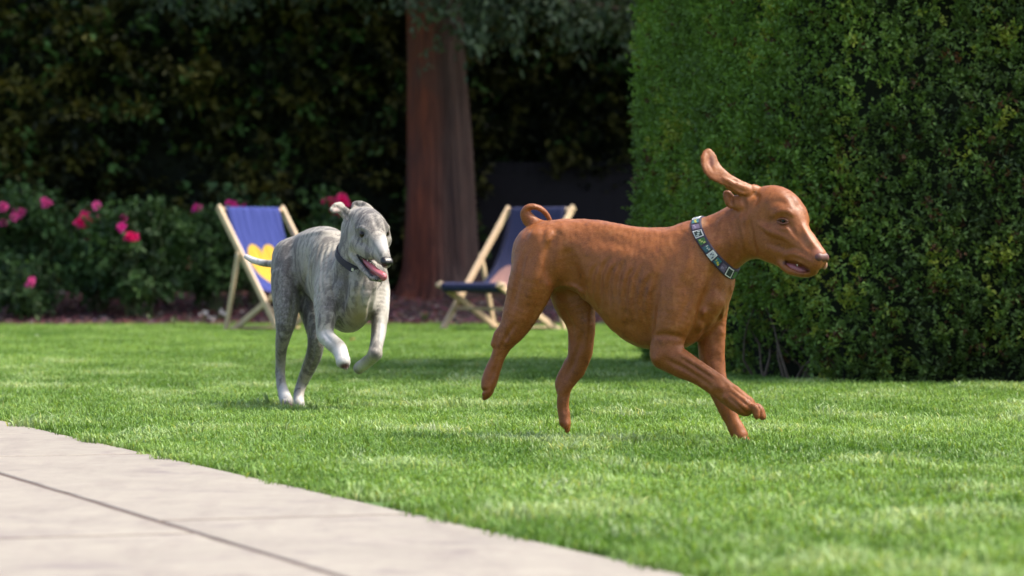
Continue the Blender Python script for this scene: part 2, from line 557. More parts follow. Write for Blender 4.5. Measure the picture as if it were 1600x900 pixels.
def trunk_mesh(x, y, prof, n=160, lobes=0.06, seed=1):
    V, F = [], []
    for j, (z, r, dx) in enumerate(prof):
        for i in range(n):
            t = 2*math.pi*i/n
            rr = r*(1 + .022*abs(math.sin(17*t+.6*math.sin(z*1.3)+2*noise.noise((t*2, z*.9, seed)))) + .03*noise.noise((math.cos(t)*9, math.sin(t)*9, z*1.6)) + lobes*math.sin(3*t+1.2+0.2*z) + 0.035*math.sin(7*t+seed+z*.8) + 0.05*noise.noise((math.cos(t)*2, math.sin(t)*2, z*1.2+seed)))
            if z < .35: rr *= 1 + 0.16*(0.35-z)/.35*max(0, math.sin(5*t+seed))*2
            V.append((x + dx + rr*math.cos(t), y + rr*math.sin(t), z))
        if j:
            for i in range(n): F.append(((j-1)*n+i, (j-1)*n+(i+1) % n, j*n+(i+1) % n, j*n+i))
    return V, F


def crown(root, clumps, nl, ln, wd, cmin, cmax, mat, per=120, r=rng, squash=.55):
    Cs, Os, cols = [], [], []
    for cx, cy, cz, rad in clumps:
        k = int(per*(rad/0.8)**2)
        d = rnd_dir(k, r); rr = rad*(0.55+0.5*r.random(k))[:, None]
        P = np.array((cx, cy, cz)) + d*rr*np.array((1, 1, squash))
        Cs.append(P); Os.append(d + np.array((0, 0, -.2)))
        t = np.clip(r.random() * .6 + r.normal(size=k)*.25, 0, 1)[:, None]
        cols.append(np.array(cmin) + (np.array(cmax)-np.array(cmin))*t)
    V, F, cc = leaf_cloud(np.concatenate(Cs), np.concatenate(Os), 0.2, nl, ln, wd, np.concatenate(cols), r, droop=.25)
    o = mesh_np('crown', V-np.array(root.location), F, mat, root, col=cc)
    return o


def big_tree():
    base = Pt(684, 499, 28.0)
    root = empty('red_barked_tree', (base[0], 28.0, 0.1))
    tag(root, 'tree with a thick reddish brown trunk standing between the two deckchairs', 'tree')
    s = 28.0/FPX
    prof = []
    for py, xl, xr in ((497, 592, 762), (487, 606, 756), (470, 620, 751), (440, 627, 747), (400, 630, 743), (330, 633, 738), (250, 635, 733), (150, 635, 727), (50, 634, 720), (-30, 634, 716), (-200, 634, 705), (-500, 640, 695), (-900, 648, 684)):
        z = CAM_H-(py-HZ)*s - 0.1
        prof.append((z, (xr-xl)/2*s, ((xl+xr)/2-800)*s-base[0]))
    prof = [tuple(q) for q in resample(prof, 4)]
    V, F = trunk_mesh(0, 0, prof)
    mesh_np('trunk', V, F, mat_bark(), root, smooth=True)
    r = np.random.default_rng(3)
    rr = random.Random(12)
    cl = []
    br = MB()
    for i in range(22):
        ang = rr.uniform(-3.1, 3.1); h = rr.uniform(2.9, 6.5); ln = rr.uniform(1.6, 3.6)*(1-(h-3)/9)
        d = Vector((math.cos(ang), math.sin(ang), 0.05))
        p0 = Vector((base[0]+.05, 28, h))
        p1 = p0 + d*ln*.5 + Vector((0, 0, .25)); p2 = p0 + d*ln + Vector((0, 0, -.15))
        br.tube([q - root.location for q in (p0, p1, p2)], [.06, .04, .015], 6)
        for t in (.45, .7, .9, 1.05):
            q = p0 + (p2-p0)*t
            cl.append((q.x+rr.gauss(0, .2), q.y+rr.gauss(0, .2), q.z+rr.gauss(0, .15)+.15, rr.uniform(.45, .75)))
    # the low bough that hangs in at the top of the picture, right of the trunk
    for px, py, D, rad in ((705, 5, 26.9, .28), (700, 45, 26.9, .18), (735, 60, 26.9, .20), (742, 25, 26.8, .27), (775, 22, 26.7, .30), (820, 12, 26.7, .30), (865, 15, 26.8, .30), (912, 12, 26.8, .30), (955, 22, 26.9, .28), (985, 10, 27, .3), (1000, 40, 27.0, .18),
                           (690, -35, 26.9, .4), (760, -40, 26.8, .45), (840, -45, 26.8, .5), (920, -45, 26.9, .5), (1000, -40, 27, .5)):
        p = Pt(px, py, D)
        cl.append((p[0], p[1], p[2], rad))
    pa = Vector((base[0]+.1, 27.9, 2.9)); pbb = Vector(Pt(830, -10, 26.8)); pc = Vector(Pt(1000, 20, 27))
    br.tube([q - root.location for q in (pa, pbb, pc)], [.06, .035, .012], 6)
    br.build('branches', mat_plain('branch_bark', (.09, .055, .045), .9, 30), root)
    crown(root, cl, 7, 0.075, 0.03, (0.025, 0.045, 0.025), (0.12, 0.155, 0.09), MLD, 150, r, .6)


def side_tree(x, y, h0, h1, rad, label, seed, name='leafy_tree', cmin=(0.02, 0.03, 0.008), cmax=(0.10, 0.12, 0.02), extra=()):
    root = empty(name, (x, y, 0))
    tag(root, label, 'tree')
    V, F = trunk_mesh(0, 0, [(z, .22*(1-z/h1*.7), 0.03*math.sin(z)) for z in np.linspace(0, h1-.8, 10)], 20, .04, seed)
    mesh_np('trunk', V, F, mat_plain('brown_bark', (.07, .05, .035), .95, 20), root, smooth=True)
    r = np.random.default_rng(seed); cl = []
    for i in range(60):
        a = r.uniform(0, 6.28); d = rad*math.sqrt(r.random()); z = r.uniform(h0, h1)
        d *= 1 - .5*((z-h0)/(h1-h0))**2
        cl.append((x+d*math.cos(a), y+d*math.sin(a), z, r.uniform(.6, .95)))
    cl += list(extra)
    crown(root, cl, 7, 0.10, 0.06, cmin, cmax, MLD, 75, r, .7)


# ------------------------------------------------------------------ fence (faint, right of the trunk)
def fence():
    root = empty('board_fence', (0.6, 30.15, 0.1))
    tag(root, 'dark close-boarded timber fence in the shade to the right of the red tree trunk', 'fence')
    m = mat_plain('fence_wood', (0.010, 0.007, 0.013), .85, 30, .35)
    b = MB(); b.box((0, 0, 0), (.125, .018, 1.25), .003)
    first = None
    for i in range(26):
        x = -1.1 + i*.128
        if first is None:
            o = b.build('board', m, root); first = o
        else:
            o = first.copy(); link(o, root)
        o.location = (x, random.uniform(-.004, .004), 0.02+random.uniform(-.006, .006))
    for z in (.3, 1.05):
        r_ = MB(); r_.box((-1.15, .02, z), (2.4, .06, z+.07)); r_.build('rail', m, root)
    for x in (-1.15, .6, 2.38):
        r_ = MB(); r_.box((x, .062, 0), (x+.09, .14, 1.35)); r_.build('post', m, root)


# ------------------------------------------------------------------ roses
MPETAL = N('petal')
_c = MPETAL.attr('col').outputs['Color']
MPETAL = MPETAL.done(MPETAL.n('MixShader', i_0=.3, i_1=MPETAL.bsdf(_c, .55), i_2=MPETAL.n('BsdfTranslucent', i_Color=_c).outputs[0]).outputs[0])


def rose_mesh(seed, rad, base):
    """a double blossom: rings of cupped petals"""
    r = random.Random(seed); V, F, C = [], [], []
    for ring, (n, rr, tilt, h) in enumerate(((6, 1.0, .15, 0), (6, .8, .5, .12), (5, .58, .9, .2), (4, .36, 1.25, .25), (3, .2, 1.45, .28))):
        for k in range(n):
            a = 2*math.pi*(k+ring*.37)/n + r.uniform(-.15, .15)
            ca, sa = math.cos(a), math.sin(a); L = rad*rr*r.uniform(.85, 1.15); W = rad*rr*.62
            b0 = len(V)
            sh = r.uniform(.8, 1.2)
            for u, wv in ((0, .25), (.35, .8), (.75, 1.0), (1.0, .6)):
                for s_ in (-1, 0, 1):
                    d = u*L*math.cos(tilt); z = u*L*math.sin(tilt) + h*rad + (.12*L if s_ else 0) - (.25*L*u*u if ring == 0 else 0)
                    y = s_*W*wv*.6
                    V.append((d*ca-y*sa, d*sa+y*ca, z)); C.append((base[0]*sh, base[1]*sh, base[2]*sh))
            for i in range(3):
                for j in range(2): F.append((b0+i*3+j, b0+i*3+j+1, b0+(i+1)*3+j+1, b0+(i+1)*3+j))
    return np.array(V), np.array(F), np.array(C)


def rose_bush(cx, D, wid, hgt, flowers, label, seed, dens=1.0, hot=.5):
    z0 = float(bed_z(0, D))
    X = (cx-800)/FPX*D
    root = empty('rose_bush', (X, D, z0)); tag(root, label, 'rose bush', 'pink rose bushes in the bed behind the lawn')
    r = np.random.default_rng(seed); rr = random.Random(seed)
    st = MB(); tips = []
    for i in range(int(16*dens)):
        a = rr.uniform(0, 6.28); ln = hgt*rr.uniform(.6, 1.0)
        p = Vector((rr.gauss(0, .05), rr.gauss(0, .05), 0)); pts = [p.copy()]
        d = Vector((math.cos(a)*wid*.5*rr.random(), math.sin(a)*.3*rr.random(), 0))
        for j in range(1, 6):
            t = j/5
            pts.append(p + d*t**.8 + Vector((rr.gauss(0, .02), rr.gauss(0, .02), ln*t)))
        st.tube(pts, [.008, .007, .006, .005, .004, .002], 5, False); tips += pts[2:]
    fl = []
    for (px, py, rpx, tint) in flowers:
        Df = D - rr.uniform(.1, .35)
        q = Pt(px, py, Df); loc = Vector(q) - root.location
        b = min(tips, key=lambda t: (t-loc).length)
        st.tube([b, (b+loc)/2 + Vector((0, 0, .02)), loc], [.004, .003, .003], 5, False)
        fl.append((loc, rpx/FPX*Df*1.2, tint)); tips.append(loc - Vector((0, 0, .06)))
    st.build('stems', mat_plain('stem_green', (.05, .07, .02), .6, 20), root)['kind'] = 'stuff'
    T = np.array([tuple(t) for t in tips])
    k = int(470*dens*wid*hgt/.5)
    d = rnd_dir(k, r)*np.array((wid*.5, .3, hgt*.46))*(r.random((k, 1))**.35)
    C = np.array((0, 0, hgt*.58)) + d*np.array((1, 1, .86))
    nb = fbm(C+np.array((X, 0, 0)), 3.2, seed)
    C = C[nb > -.06]; d = d[nb > -.06]; nb = nb[nb > -.06]; k = len(C)
    C = np.concatenate([C, T]); o = np.concatenate([d, rnd_dir(len(T), r)]); o = o/(np.linalg.norm(o, axis=1, keepdims=True)+1e-6)
    t = np.clip(.4+np.concatenate([nb, np.zeros(len(T))])*1.2 + r.normal(size=len(C))*.2, 0, 1)[:, None]
    c = np.array((.012, .030, .014)) + (np.array((.085, .165, .045))-np.array((.012, .030, .014)))*t
    Vv, Ff, cc = leaf_cloud(C, o, .09, 7, .05, .034, c, r, droop=.1)
    mesh_np('foliage', Vv, Ff, MLD, root, col=cc)['kind'] = 'stuff'
    for i, (loc, rad, tint) in enumerate(fl):
        n = 1 if rad < .045 else 3
        parts = []
        base = [(.82, .010, .17), (.85, .10, .36), (.70, .02, .27)][tint]
        off = 0; VV, FF, CC = [], [], []
        for j in range(n):
            Vr, Fr, Cr = rose_mesh(seed*31+i*7+j, rad*(1 if n == 1 else .62), base)
            e = Matrix.Rotation(rr.uniform(.5, 1.4), 3, 'X') @ Matrix.Rotation(rr.uniform(0, 6), 3, 'Z')
            sh = np.zeros(3) if n == 1 else np.array((rr.uniform(-.6, .6)*rad, rr.uniform(-.3, .2)*rad, rr.uniform(-.55, .55)*rad))
            Vr = Vr @ np.array(e).T + sh
            mesh_np('blossom', Vr + np.array(loc), Fr, MPETAL, root, col=Cr)


# ------------------------------------------------------------------ deckchairs
def mat_wood(name='beech_wood', col=(.62, .45, .28)):
    m = N(name); v = m.obj((1, 1, 1))
    a = m.noise(m.obj((30, 30, 4)), 4, 4)
    c = m.mix(m.map(a, .3, .7), tuple(x*.8 for x in col), tuple(x*1.12 for x in col))
    return m.done(m.bsdf(c, .5, m.bump(a, .2, .001)))


WOOD = mat_wood()


def deckchair(loc, rz, cloth, heart, label, wid=.56, scale=1.0, heart_c=(.66, .5), heart_w=.27):
    """profile in (u forward, z); local +X = forward, local Y = across"""
    root = empty('deckchair', loc, rz); tag(root, label, 'deckchair', 'wooden deckchairs on the lawn in front of the hedge')
    root.scale = (scale,)*3
    T, Ft, Sf, Bf = (0, .89), (.76, 0.0), (.79, .345), (.12, .0)
    pr = (.27, .575)
    hw = wid/2
    for s in (-1, 1):
        y = s*hw
        m = MB(); m.bar((T[0]-.02, y, T[1]+.02), (Ft[0], y, Ft[1]+.0), .024, .05, (0, 1, 0)); m.build('back_rail', WOOD, root)
        y2 = s*(hw-.031)
        m = MB(); m.bar((Sf[0]+.02, y2, Sf[1]+.01), (Bf[0], y2, .012), .024, .045, (0, 1, 0)); m.build('seat_rail', WOOD, root)
        y3 = s*(hw+.026)
        m = MB(); m.bar((pr[0]+.005, y3, pr[1]), (Bf[0]-.005, y3, .012), .022, .038, (0, 1, 0)); m.build('prop_leg', WOOD, root)
        # bolt head
        m = MB(); m.tube([(pr[0], y3+s*.011, pr[1]-.02), (pr[0], y3+s*.017, pr[1]-.02)], .009, 10); m.build('bolt', STEEL, root)
    for (u, z), nm, r_, ww in ((T, 'top_bar', .016, hw+.012), (Sf, 'front_bar', .016, hw+.012), ((.60, .175), 'cross_bar', .012, hw-.01), ((.17, .03), 'cross_bar', .014, hw+.02)):
        m = MB(); m.tube([(u, -ww, z), (u, ww, z)], r_, 14); m.build(nm, WOOD, root, True)
    # sling: hangs in a curve from top bar to front bar
    nu, nv = 40, 14
    V = []
    A, B = np.array((T[0]+.020, T[1]+.004)), np.array((Sf[0]+.005, Sf[1]+.017))
    ctrl = np.array((.30, .10))
    cw = hw-.045
    uv = []
    for dx, dz in ((-.04, -.045), (-.040, -.004), (-.028, .014), (-.010, .016)):
        for j in range(nv+1):
            V.append((A[0]+dx, (j/nv*2-1)*cw, A[1]+dz)); uv.append((-.02, j/nv))
    for i in range(nu+1):
        t = i/nu
        p = (1-t)**2*A + 2*t*(1-t)*ctrl + t*t*B
        for j in range(nv+1):
            q = j/nv*2-1
            sag = .018*(1-q*q)*math.sin(math.pi*t)
            V.append((p[0], q*(cw - .012*math.sin(math.pi*t)), p[1]-sag)); uv.append((t, j/nv))
    # wrap round the front bar
    for dx, dz in ((.022, .0), (.012, -.03), (-.01, -.05)):
        for j in range(nv+1):
            V.append((B[0]+dx, (j/nv*2-1)*cw, B[1]-.017+dz)); uv.append((1.02, j/nv))
    F = [(i*(nv+1)+j, i*(nv+1)+j+1, (i+1)*(nv+1)+j+1, (i+1)*(nv+1)+j) for i in range(nu+7) for j in range(nv)]
    o = mesh_np('sling', V, F, None, root, smooth=True, attrs={'st': np.array([(a, b, 0) for a, b in uv])})
    m = N('sling_cloth'); st = m.attr('st').outputs['Vector']
    sp = m.n('SeparateXYZ'); m.t.links.new(st, sp.inputs[0])
    # heart shape in cloth coordinates, printed flat; across = y, along = t (metres)
    X = m.math('DIVIDE', m.math('SUBTRACT', sp.outputs[1], heart_c[1]), heart_w/wid*.5)
    X = m.math('ABSOLUTE', X)
    Y = m.math('DIVIDE', m.math('SUBTRACT', heart_c[0], sp.outputs[0]), heart_w/1.0*.5)
    # x^2 + (1.2y - .75 sqrt|x|)^2 < 1
    yy = m.math('SUBTRACT', m.math('MULTIPLY', Y, 1.05), m.math('MULTIPLY', m.math('SQRT', X), .75))
    dd = m.math('ADD', m.math('MULTIPLY', X, X), m.math('MULTIPLY', yy, yy))
    f = m.map(dd, .97, 1.0, 1, 0)
    wv = m.noise(m.obj((200, 200, 200)), 5, 1)
    base = m.mix(m.map(wv, .3, .7), tuple(x*.85 for x in cloth), tuple(x*1.15 for x in cloth))
    c = m.mix(f, base, heart)
    hem = m.map(m.math('ABSOLUTE', m.math('SUBTRACT', m.math('ABSOLUTE', m.math('SUBTRACT', sp.outputs[1], .5)), .455)), .006, .010, .5, 0)
    c = m.mix(hem, c, tuple(x*.35 for x in cloth))
    fo = m.n('TexNoise', i_Vector=m.n('Mapping', i_Vector=st, i_Scale=(2.2, 9, 1)).outputs[0], i_Scale=1.5, i_Detail=3, i_Distortion=.6).outputs['Fac']
    bm = m.bump(fo, .9, .03)
    o.data.materials.append(m.done(m.bsdf(c, .85, m.bump(wv, .2, .001, bm))))
    sm = o.modifiers.new('thick', 'SOLIDIFY'); sm.thickness = .003; sm.offset = 0
    return root


STEEL = mat_plain('steel', (.55, .55, .55), .35, 50, .1, .1, .001, i_Metallic=1.0)


# ------------------------------------------------------------------ implicit-surface modeller for the dogs
def resample(A, f):
    """Catmull-Rom through rows of A, f subdivisions per span"""
    A = np.asarray(A, float); n = len(A)
    if n == 1: return A
    P = np.vstack([2*A[0]-A[1], A, 2*A[-1]-A[-2]]); out = []
    for i in range(n-1):
        p0, p1, p2, p3 = P[i], P[i+1], P[i+2], P[i+3]
        for k in range(f):
            t = k/f
            out.append(.5*((2*p1)+(-p0+p2)*t+(2*p0-5*p1+4*p2-p3)*t*t+(-p0+3*p1-3*p2+p3)*t**3))
    out.append(A[-1]); return np.array(out)


class SDF:
    def __init__(s, lo, hi, h):
        s.lo = np.array(lo, float); s.h = h
        s.n = np.ceil((np.array(hi)-s.lo)/h).astype(int)+1
        s.ax = [(s.lo[i]+np.arange(s.n[i])*h).astype(np.float32) for i in range(3)]
        s.F = np.full(s.n, 1.0, np.float32)
    def reg(s, lo, hi):
        a = np.clip(np.floor((np.array(lo)-s.lo)/s.h).astype(int), 0, s.n-1); b = np.clip(np.ceil((np.array(hi)-s.lo)/s.h).astype(int)+1, 1, s.n)
        sl = tuple(slice(int(a[i]), int(max(b[i], a[i]+1))) for i in range(3))
        X = s.ax[0][sl[0]][:, None, None]; Y = s.ax[1][sl[1]][None, :, None]; Z = s.ax[2][sl[2]][None, None, :]
        return sl, X, Y, Z
    def comb(s, sl, d, k, sub):
        f = s.F[sl]
        if sub:
            d = -d; h = np.maximum(k-np.abs(f-d), 0)/k
            s.F[sl] = np.maximum(f, d) + h*h*k*.25
        else:
            h = np.maximum(k-np.abs(f-d), 0)/k
            s.F[sl] = np.minimum(f, d) - h*h*k*.25
    def sweep(s, pts, rv, rl, L, k=.012, sub=False, f=4):
        """tube of elliptic section: rv in the plane normal to L, rl along L"""
        pts = np.asarray(pts, float); n = len(pts)
        rv = np.full(n, rv) if np.isscalar(rv) else np.asarray(rv, float); rl = np.full(n, rl) if np.isscalar(rl) else np.asarray(rl, float)
        A = resample(np.hstack([pts, rv[:, None], rl[:, None]]), f)
        if len(A) == 1: A = np.vstack([A, A+1e-5])
        L = np.asarray(L, float); L = L/np.linalg.norm(L)
        mg = k + 2*s.h
        mr = np.maximum(A[:, 3], A[:, 4])
        lo = (A[:, :3]-mr[:, None]).min(0)-mg; hi = (A[:, :3]+mr[:, None]).max(0)+mg
        sl, X, Y, Z = s.reg(lo, hi)
        D = np.full((X.shape[0], Y.shape[1], Z.shape[2]), 1.0, np.float32)
        o0 = np.array([q.start for q in sl])
        for i in range(len(A)-1):
            a, b = A[i], A[i+1]
            m_ = max(mr[i], mr[i+1])+mg
            s2, X2, Y2, Z2 = s.reg(np.minimum(a[:3], b[:3])-m_, np.maximum(a[:3], b[:3])+m_)
            loc = tuple(slice(max(q.start-o, 0), q.stop-o) for q, o in zip(s2, o0))
            ab = b[:3]-a[:3]; l2 = float(ab@ab)+1e-12
            x = X2-np.float32(a[0]); y = Y2-np.float32(a[1]); z = Z2-np.float32(a[2])
            t = np.clip((x*ab[0]+y*ab[1]+z*ab[2])/l2, 0, 1).astype(np.float32)
            x = x-t*np.float32(ab[0]); y = y-t*np.float32(ab[1]); z = z-t*np.float32(ab[2])
            Lp = L-ab*(L@ab)/l2; Lp = Lp/(np.linalg.norm(Lp)+1e-9)
            w = x*np.float32(Lp[0])+y*np.float32(Lp[1])+z*np.float32(Lp[2])
            r2 = np.maximum(x*x+y*y+z*z-w*w, 0); w2 = w*w
            RV = a[3]+t*np.float32(b[3]-a[3]); RL = a[4]+t*np.float32(b[4]-a[4])
            k0 = np.sqrt(r2/RV**2+w2/RL**2); k1 = np.sqrt(r2/RV**4+w2/RL**4)+1e-6
            d = (k0*(k0-1)/k1).astype(np.float32)
            tgt = D[loc]
            np.minimum(tgt, d[:tgt.shape[0], :tgt.shape[1], :tgt.shape[2]], out=tgt)
        s.comb(sl, D, k, sub)
    def loft(s, O, A, L, st, k=.015, egg=.12, p=2.1, wc=None):
        """st rows: u, ztop, zbot, halfwidth; sections stand upright across axis A"""
        O = np.array(O); st = resample(np.asarray(st, float), 6)
        u0, u1 = st[0, 0], st[-1, 0]
        ends = [O+A*u for u in (u0, u1)]; W = st[:, 3].max()+k+.02
        lo = np.minimum(*ends)-W; hi = np.maximum(*ends)+W
        lo[2] = st[:, 2].min()-k-.02; hi[2] = st[:, 1].max()+k+.02
        sl, X, Y, Z = s.reg(lo, hi)
        u = (X-O[0])*A[0]+(Y-O[1])*A[1]; v = (X-O[0])*L[0]+(Y-O[1])*L[1]
        top = np.interp(u, st[:, 0], st[:, 1]); bot = np.interp(u, st[:, 0], st[:, 2]); hw = np.interp(u, st[:, 0], st[:, 3])
        zc = (top+bot)/2; rv = np.maximum((top-bot)/2, .004)
        zz = (Z-zc)/rv
        rl = np.maximum(hw, .004)*(1+egg*np.clip(zz, -1, 1)) + 0*Z
        q = (np.abs(zz)**p+np.abs(v/rl)**p)**(1/p)
        d = (q-1)*np.minimum(rv, rl)
        over = np.maximum(u0-u, u-u1)
        d = np.maximum(d, over*1.0 + 0*Z).astype(np.float32)
        s.comb(sl, d, k, False)
    def bulge(s, c, r, amp):
        """push the surface out (amp>0) or in near c; r scalar or 3 radii"""
        r = np.broadcast_to(np.asarray(r, float), 3)
        sl, X, Y, Z = s.reg(c-2.6*r, c+2.6*r)
        s.F[sl] -= (amp*np.exp(-(((X-c[0])/r[0])**2+((Y-c[1])/r[1])**2+((Z-c[2])/r[2])**2))).astype(np.float32)
    def groove(s, pts, r, amp, f=4):
        """press a groove (amp<0) or raise a ridge along a polyline"""
        A = resample(np.asarray(pts, float), f)
        lo = A.min(0)-3*r; hi = A.max(0)+3*r
        sl, X, Y, Z = s.reg(lo, hi); D = None
        m = len(A)-1
        wt = lambda u: np.sin(np.pi*(.06+.88*u))**.8          # fades out at both ends
        for i, (a, b) in enumerate(zip(A[:-1], A[1:])):
            ab = b-a; l2 = float(ab@ab)+1e-12
            t = np.clip(((X-a[0])*ab[0]+(Y-a[1])*ab[1]+(Z-a[2])*ab[2])/l2, 0, 1)
            d = (X-a[0]-t*ab[0])**2+(Y-a[1]-t*ab[1])**2+(Z-a[2]-t*ab[2])**2
            e = wt((i+t)/m)*np.exp(-d/(r*r))
            D = e if D is None else np.maximum(D, e)
        s.F[sl] -= (amp*D).astype(np.float32)
    def carve(s, gain=1.35):
        """returns a function px, py -> surface point, on the shape as it stands"""
        V, Q = s.mesh()
        bv = BVHTree.FromPolygons([tuple(v) for v in V], [tuple(int(i) for i in f) for f in Q])
        def g(px, py):
            p = hit(bv, px, py)[0]
            return p
        def line(pts, r, amp):
            amp *= gain; r *= .92
            q = [g(*p) for p in pts]; q = [p for p in q if p is not None]
            if len(q) > 1: s.groove(q, r, amp)
        def dot(px, py, r, amp):
            q = g(px, py)
            if q is not None: s.bulge(q, r, amp)
        return line, dot
    def mesh(s):
        F = s.F; ins = F < 0; nx, ny, nz = F.shape
        c = np.zeros((nx-1, ny-1, nz-1), np.int8)
        for i in (0, 1):
            for j in (0, 1):
                for k in (0, 1): c += ins[i:nx-1+i, j:ny-1+j, k:nz-1+k]
        act = np.argwhere((c > 0) & (c < 8)); idx = -np.ones(c.shape, np.int32)
        idx[act[:, 0], act[:, 1], act[:, 2]] = np.arange(len(act))
        acc = np.zeros((len(act), 3)); cnt = np.zeros(len(act))
        cor = [(i, j, k) for i in (0, 1) for j in (0, 1) for k in (0, 1)]
        for a in range(8):
            for b in range(a+1, 8):
                if sum(abs(cor[a][q]-cor[b][q]) for q in range(3)) != 1: continue
                fa = F[act[:, 0]+cor[a][0], act[:, 1]+cor[a][1], act[:, 2]+cor[a][2]]; fb = F[act[:, 0]+cor[b][0], act[:, 1]+cor[b][1], act[:, 2]+cor[b][2]]
                m = (fa < 0) != (fb < 0); t = np.where(m, fa/np.where(m, fa-fb, 1), 0)
                p = np.array(cor[a])+t[:, None]*(np.array(cor[b])-np.array(cor[a]))
                acc += p*m[:, None]; cnt += m
        V = (act+acc/cnt[:, None])*s.h+s.lo
        Q = []
        for ax in range(3):
            sh = [0, 0, 0]; sh[ax] = 1
            A = ins[:nx-sh[0], :ny-sh[1], :nz-sh[2]]; B = ins[sh[0]:, sh[1]:, sh[2]:]
            e = np.argwhere(A != B); flip = A[e[:, 0], e[:, 1], e[:, 2]]
            o1, o2 = [(1, 2), (2, 0), (0, 1)][ax]
            ok = (e[:, o1] > 0) & (e[:, o2] > 0) & (e[:, o1] < F.shape[o1]-1) & (e[:, o2] < F.shape[o2]-1)
            e, flip = e[ok], flip[ok]
            d1 = np.zeros(3, int); d1[o1] = 1; d2 = np.zeros(3, int); d2[o2] = 1
            q = [e-d1-d2, e-d2, e, e-d1]
            q = np.stack([idx[t[:, 0], t[:, 1], t[:, 2]] for t in q], 1)
            q[~flip] = q[~flip][:, ::-1]; Q.append(q)
        Q = np.concatenate(Q); Q = Q[(Q >= 0).all(1)]
        # Taubin smoothing keeps volume
        E = np.concatenate([Q[:, [0, 1]], Q[:, [1, 2]], Q[:, [2, 3]], Q[:, [3, 0]]])
        deg = np.bincount(E.ravel(), minlength=len(V)).astype(float)[:, None]+1e-9
        for lam in (.5, -.52, .5, -.52):
            S = np.zeros_like(V)
            for d in range(3):
                S[:, d] = np.bincount(E[:, 0], V[E[:, 1], d], len(V))+np.bincount(E[:, 1], V[E[:, 0], d], len(V))
            V = V+lam*(S/deg-V)
        # keep the largest connected piece
        lab = np.arange(len(V))
        while True:
            m = np.minimum(lab[E[:, 0]], lab[E[:, 1]]); l2 = lab.copy()
            np.minimum.at(l2, E[:, 0], m); np.minimum.at(l2, E[:, 1], m); l2 = l2[l2]
            if (l2 == lab).all(): break
            lab = l2
        big = np.bincount(lab).argmax(); kv = lab == big
        mp = np.cumsum(kv)-1
        return V[kv], mp[Q[kv[Q[:, 0]]]]


def roughen(V, Q, a1, s1, a2, s2, mask=None):
    """small uneven swellings of skin and muscle"""
    N0 = np.cross(V[Q[:, 2]]-V[Q[:, 0]], V[Q[:, 3]]-V[Q[:, 1]]); vn = np.zeros_like(V)
    for i in range(4):
        for d in range(3): vn[:, d] += np.bincount(Q[:, i], N0[:, d], len(V))
    vn /= np.linalg.norm(vn, axis=1, keepdims=True)+1e-12
    nz = noise.noise
    k = np.array([a1*nz((x*s1, y*s1, z*s1))+a2*nz((x*s2, y*s2, z*s2*.6)) for x, y, z in V.tolist()])
    return V+vn*(k if mask is None else k*mask)[:, None]


def paint(V, spots, col=None):
    """spots: centre, radius, colour, softness(0..1), strength -> per-vertex colour + amount"""
    C = np.zeros((len(V), 4)) if col is None else col
    for c, r, rgb, soft, st in spots:
        r = np.broadcast_to(np.asarray(r, float), 3)
        d = np.sqrt((((V-np.asarray(c))/r)**2).sum(1))
        a = np.clip((1-d)/max(soft, 1e-3)+.0, 0, 1)*st
        a = a*a*(3-2*a)
        na = a+C[:, 3]*(1-a)
        C[:, :3] = np.where(na[:, None] > 1e-4, (np.array(rgb)*a[:, None]+C[:, :3]*(C[:, 3]*(1-a))[:, None])/np.maximum(na, 1e-4)[:, None], C[:, :3])
        C[:, 3] = na
    return C


def toes(S, p, f, l, u, size, k=.0012, spread=.5, curl=-.35):
    """four toes with knuckles from paw centre p; f forward, l lateral, u up"""
    f, l, u = (np.asarray(q, float)/np.linalg.norm(q) for q in (f, l, u))
    ends = []
    for i, t in enumerate((-1.5, -.5, .5, 1.5)):
        ln = size*(1.35 if abs(t) < 1 else 1.0)
        a = p+l*t*size*.36; b = a+f*ln*.65+u*size*.26+l*t*size*.14*spread; c = a+f*ln*1.15+u*size*(curl-.05)+l*t*size*.16*spread
        S.sweep([a, b, c], [size*.33, size*.40, size*.31], [size*.215, size*.235, size*.21], l, k)
        ends.append((c+f*size*.20, f))
    return ends


def claws(root, ends, f, u, size, mat, base):
    for c, _ in ends:
        m = MB(); a = Vector(c)-Vector(base); f_ = Vector(f).normalized(); u_ = Vector(u).normalized()
        m.tube([a-f_*size*.25, a+f_*size*.02+u_*size*.0, a+f_*size*.13-u_*size*.10], [size*.12, size*.09, size*.02], 7)
        m.build('claw', mat, root, True)


def sphere_np(c, r, nu=24, nv=16, squash=(1, 1, 1), ax=None):
    V, F = [], []
    for j in range(nv+1):
        for i in range(nu):
            t = math.pi*j/nv; p = 2*math.pi*i/nu
            V.append((math.sin(t)*math.cos(p)*squash[0], math.sin(t)*math.sin(p)*squash[1], math.cos(t)*squash[2]))
    for j in range(nv):
        for i in range(nu): F.append((j*nu+i, (j+1)*nu+i, (j+1)*nu+(i+1) % nu, j*nu+(i+1) % nu))
    V = np.array(V)*r
    if ax is not None: V = V @ np.array(ax)
    return V+np.asarray(c), np.array(F)


def basis(f, up=(0, 0, 1)):
    """rows: right, up, forward"""
    f = np.asarray(f, float); f /= np.linalg.norm(f); r = np.cross(f, up); r /= np.linalg.norm(r); return np.array([r, np.cross(r, f), f])


def hit(bvh, px, py):
    d = Vector(Pt(px, py, 1.0)-np.array((0, 0, CAM_H))).normalized()
    r = bvh.ray_cast(Vector((0, 0, CAM_H)), d)
    return (np.array(r[0]), np.array(r[1]), np.array(d)) if r[0] else (None, None, np.array(d))


